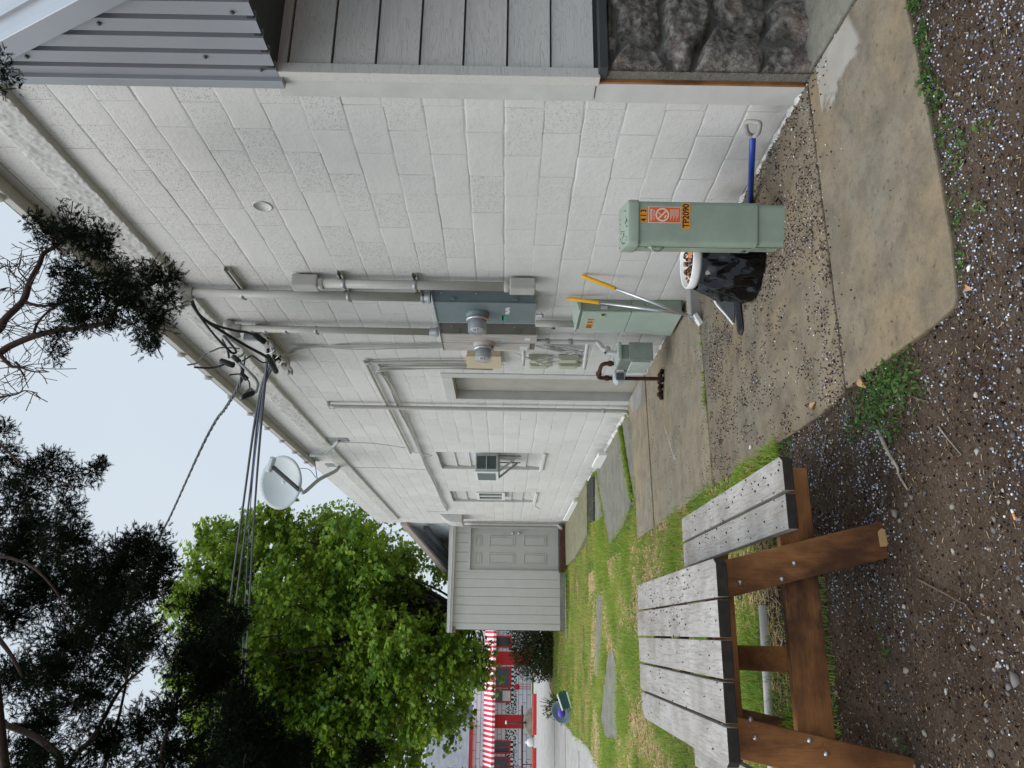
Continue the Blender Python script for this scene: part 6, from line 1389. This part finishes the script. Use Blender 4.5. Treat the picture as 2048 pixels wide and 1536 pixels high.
# bush beside the shed and a shrub by the planters
SHL = np.array([(0, -.5), (.2, -.1), (.16, .25), (0, .5), (-.16, .25), (-.2, -.1)])
def bush(name, cx, cy, rx, ry, h, k, size, label, z0, stems=26, mat=None):
    t = thing(name, (cx, cy, z0), label, 'shrub')
    d = rand_dirs(k, .3); d[:, 2] = np.abs(d[:, 2]); q = .35+.65*rng.random(k)**.6
    lob = rand_dirs(10, .3); bb = np.max(d@lob.T, axis=1); q *= .6+.5*np.clip(bb, 0, 1)**3
    P = np.array([cx, cy, z0])+d*q[:, None]*np.array([rx, ry, h]); leaves('foliage', P, None, rand_dirs(k, .4), size, mat or WEED, t, SHL)
    m = M()
    for i in range(stems):
        dd = rand_dirs(1, .6)[0]; dd[2] = abs(dd[2]); e = Vector((cx+dd[0]*rx, cy+dd[1]*ry, z0+dd[2]*h*1.08)); m.tube(curve([(cx+rnd.uniform(-.1, .1), cy, z0), Vector((cx, cy, z0)).lerp(e, .5)+Vector((0, 0, h*.12)), e], 4), [.018-.0016*j for j in range(9)], 5)
    m.build('stems', paint('red_brown_stems', (.10, .045, .035), .9, .2) if 'red_brown_stems' not in MATS else MATS['red_brown_stems'], t)
bush('dry_bush', -.45, 26.2, 1.25, 1.0, 1.35, 9500, .075, 'dark twiggy bush of green and reddish brown beside the shed corner', -.15, 60, m_leaf('bush_leaves', [(.2, (.025, .05, .015)), (.5, (.05, .09, .025)), (.85, (.10, .13, .035)), (.97, (.20, .10, .05))], .25))
bush('leafy_plant', -1.65, 19.6, .42, .4, .62, 330, .075, 'sparse leafy plant growing behind the bowl planter', -.08, 26)
bush('red_shrub', -6.9, 44.5, .6, .5, 4.3, 240, .12, 'thin dark red leaved shrub before the grey shingle roof', -.2, 10, m_leaf('plum_leaves', [(.2, (.10, .02, .03)), (.9, (.22, .05, .06))], .3))

# grass
PAVEP = SLABS[-1]
def lawn_ok(x, y):
    j = .075*rnd.random()**2; a = rnd.random()*6.28
    if onslab(x+math.cos(a)*j, y+math.sin(a)*j) and onslab(x-math.cos(a)*j, y-math.sin(a)*j): return False
    return True
def grass():
    P = []; H = []
    def samp(n, x0, x1, y0, y1, hm, f=None):
        c = 0; tries = 0
        while c < n and tries < n*12:
            tries += 1; x = rnd.uniform(x0, x1); y = y0+(y1-y0)*rnd.random()**1.35
            if not lawn_ok(x, y): continue
            if f is not None and not f(x, y): continue
            v = .5+.9*noise.noise((x*1.6, y*1.1, 21))+.35*noise.noise((x*6, y*5, 2))
            if rnd.random() > v*1.7+.02: continue
            P.append((x, y, gz(x, y)-.004)); H.append(hm*(.4+1.1*rnd.random()**1.5)*(.6+.75*max(0, v))); c += 1
    samp(76000, -2.3, 1.7, 4.55, 13, .058); samp(34000, -2.2, 2.2, 9, 25, .075)
    samp(3200, .55, 1.02, 4.0, 5.2, .05); samp(4200, -1.5, .55, 4.0, 4.9, .06); samp(1400, -.6, .45, 3.6, 4.3, .05, lambda x, y: rnd.random() < .5)
    # grass filling the crack between the broken slabs and the slab joints
    for _ in range(1500):
        q = rnd.random(); x = 1.48+1.05*q; y = 8.80+.74*q+rnd.uniform(-.05, .05); P.append((x, y, g(y)-.02)); H.append(.05+.05*rnd.random())
    for _ in range(500):
        q = rnd.random(); x = 1.68+.85*q; y = 11.52+.85*q+rnd.uniform(-.05, .05); P.append((x, y, g(y)-.02)); H.append(.05+.04*rnd.random())
    for _ in range(130): x = rnd.uniform(1.55, 1.85) if rnd.random() < .7 else rnd.uniform(2.0, 2.3); P.append((x, 5.345+rnd.uniform(-.012, .012)+.045*(x-1)/1.6, 0)); H.append(.02+.03*rnd.random())
    for _ in range(120): P.append((2.5+.06*rnd.random(), rnd.choice((8.95, 12.6, 13.6, 15.2))+rnd.uniform(-.12, .12), -.03)); H.append(.06+.06*rnd.random())
    for _ in range(260): P.append((rnd.uniform(.0, 1.4), 19.05+rnd.uniform(-.12, .05), -.1)); H.append(.1+.1*rnd.random())
    P = np.array(P); H = np.array(H); k = len(P); a = rng.random(k)*6.28; ln = rng.random(k)*.9+.15
    wd = np.stack([-np.sin(a), np.cos(a), np.zeros(k)], -1)*(.0016+.0016*rng.random(k)+.00035*P[:, 1]/4)[:, None]; dr = np.stack([np.cos(a), np.sin(a), np.zeros(k)], -1)
    up = np.array([0, 0, 1.0]); m1 = P+up*(H*.55)[:, None]+dr*(H*ln*.3)[:, None]; tp = P+up*(H*(1-.35*ln))[:, None]+dr*(H*ln)[:, None]
    V = np.stack([P-wd, P+wd, m1-wd*.8, m1+wd*.8, tp], 1); F4 = np.array([(0, 1, 3), (0, 3, 2), (2, 3, 4)])
    F = (F4[None]+(np.arange(k)*5)[:, None, None]).reshape(-1, 3)
    tag(npmesh('lawn_grass', V.reshape(-1, 3), F, GRASS, None, False, (-.5, 8, 0)), 'patchy green lawn grass with straw coloured spots between the slabs', 'grass', kind='stuff')
grass()
STRAW = m_islands('straw_clippings', [(.1, (.26, .17, .07)), (.5, (.44, .31, .14)), (.95, (.56, .45, .26))], .8)
P = []
while len(P) < 26000:
    x = rnd.uniform(-2.2, 1.0); y = rnd.uniform(4.2, 14)
    if onslab(x, y) or noise.noise((x*1.6, y*1.1, 21)) >  .0+.22*rnd.random(): continue
    P.append((x, y, gz(x, y)+.006+.012*rnd.random()))
sticks('dry_grass', P, STRAW, (.03, .09), 'straw coloured dry grass clippings lying in the lawn', .0024)
# weeds along the slab edges
def weeds(name, spots, label, size):
    Cs = []
    for (x, y, r, n_) in spots:
        for _ in range(n_):
            a = rnd.random()*6.28; q = r*rnd.random()**.6; xx, yy = x+math.cos(a)*q, y+math.sin(a)*q
            if onslab(xx, yy) and not (onslab(xx, yy+.0) and min(abs(yy-2.26), abs(xx-1.0)) < .035): continue
            Cs.append((xx, yy, gz(xx, yy)+.004+.013*rnd.random()))
    C_ = np.array(Cs); k = len(C_); o = leaves(name, C_, None, rand_dirs(k, 1.1), size*(.6+.7*rng.random(k)), WEED, None, SHL); return tag(o, label, 'weeds', kind='stuff')
sp = [(.93, 2.88, .12, 260), (.97, 2.76, .09, 170), (.88, 2.99, .11, 190), (.84, 2.80, .13, 210), (.93, 2.64, .09, 90), (.83, 2.62, .10, 60), (.87, 3.14, .10, 90), (.78, 2.9, .14, 60)]
weeds('weed_patch', sp, 'patch of small green weeds at the left corner of the slab', .021)
sp = [(2.20+.02*k, 2.22, .05, 60) for k in range(5)]+[(2.05, 2.21, .05, 70), (1.95, 2.20, .05, 60), (1.86, 2.235, .055, 110), (1.76, 2.20, .06, 60), (1.62, 2.19, .06, 70), (1.52, 2.16, .07, 60), (1.37, 2.16, .06, 30), (1.30, 2.22, .035, 26), (1.27, 2.10, .04, 22), (1.5, 2.0, .05, 16), (1.2, 2.22, .03, 18), (1.13, 2.24, .03, 14), (.9, 3.9, .10, 120), (.55, 3.75, .08, 60), (.38, 1.98, .04, 16), (-.38, 3.05, .06, 24), (-.05, 3.1, .06, 30), (.95, 4.2, .06, 60), (2.4, 2.12, .06, 70)]
weeds('edge_weeds', sp, 'row of small green weeds along the front edge of the slab', .019)
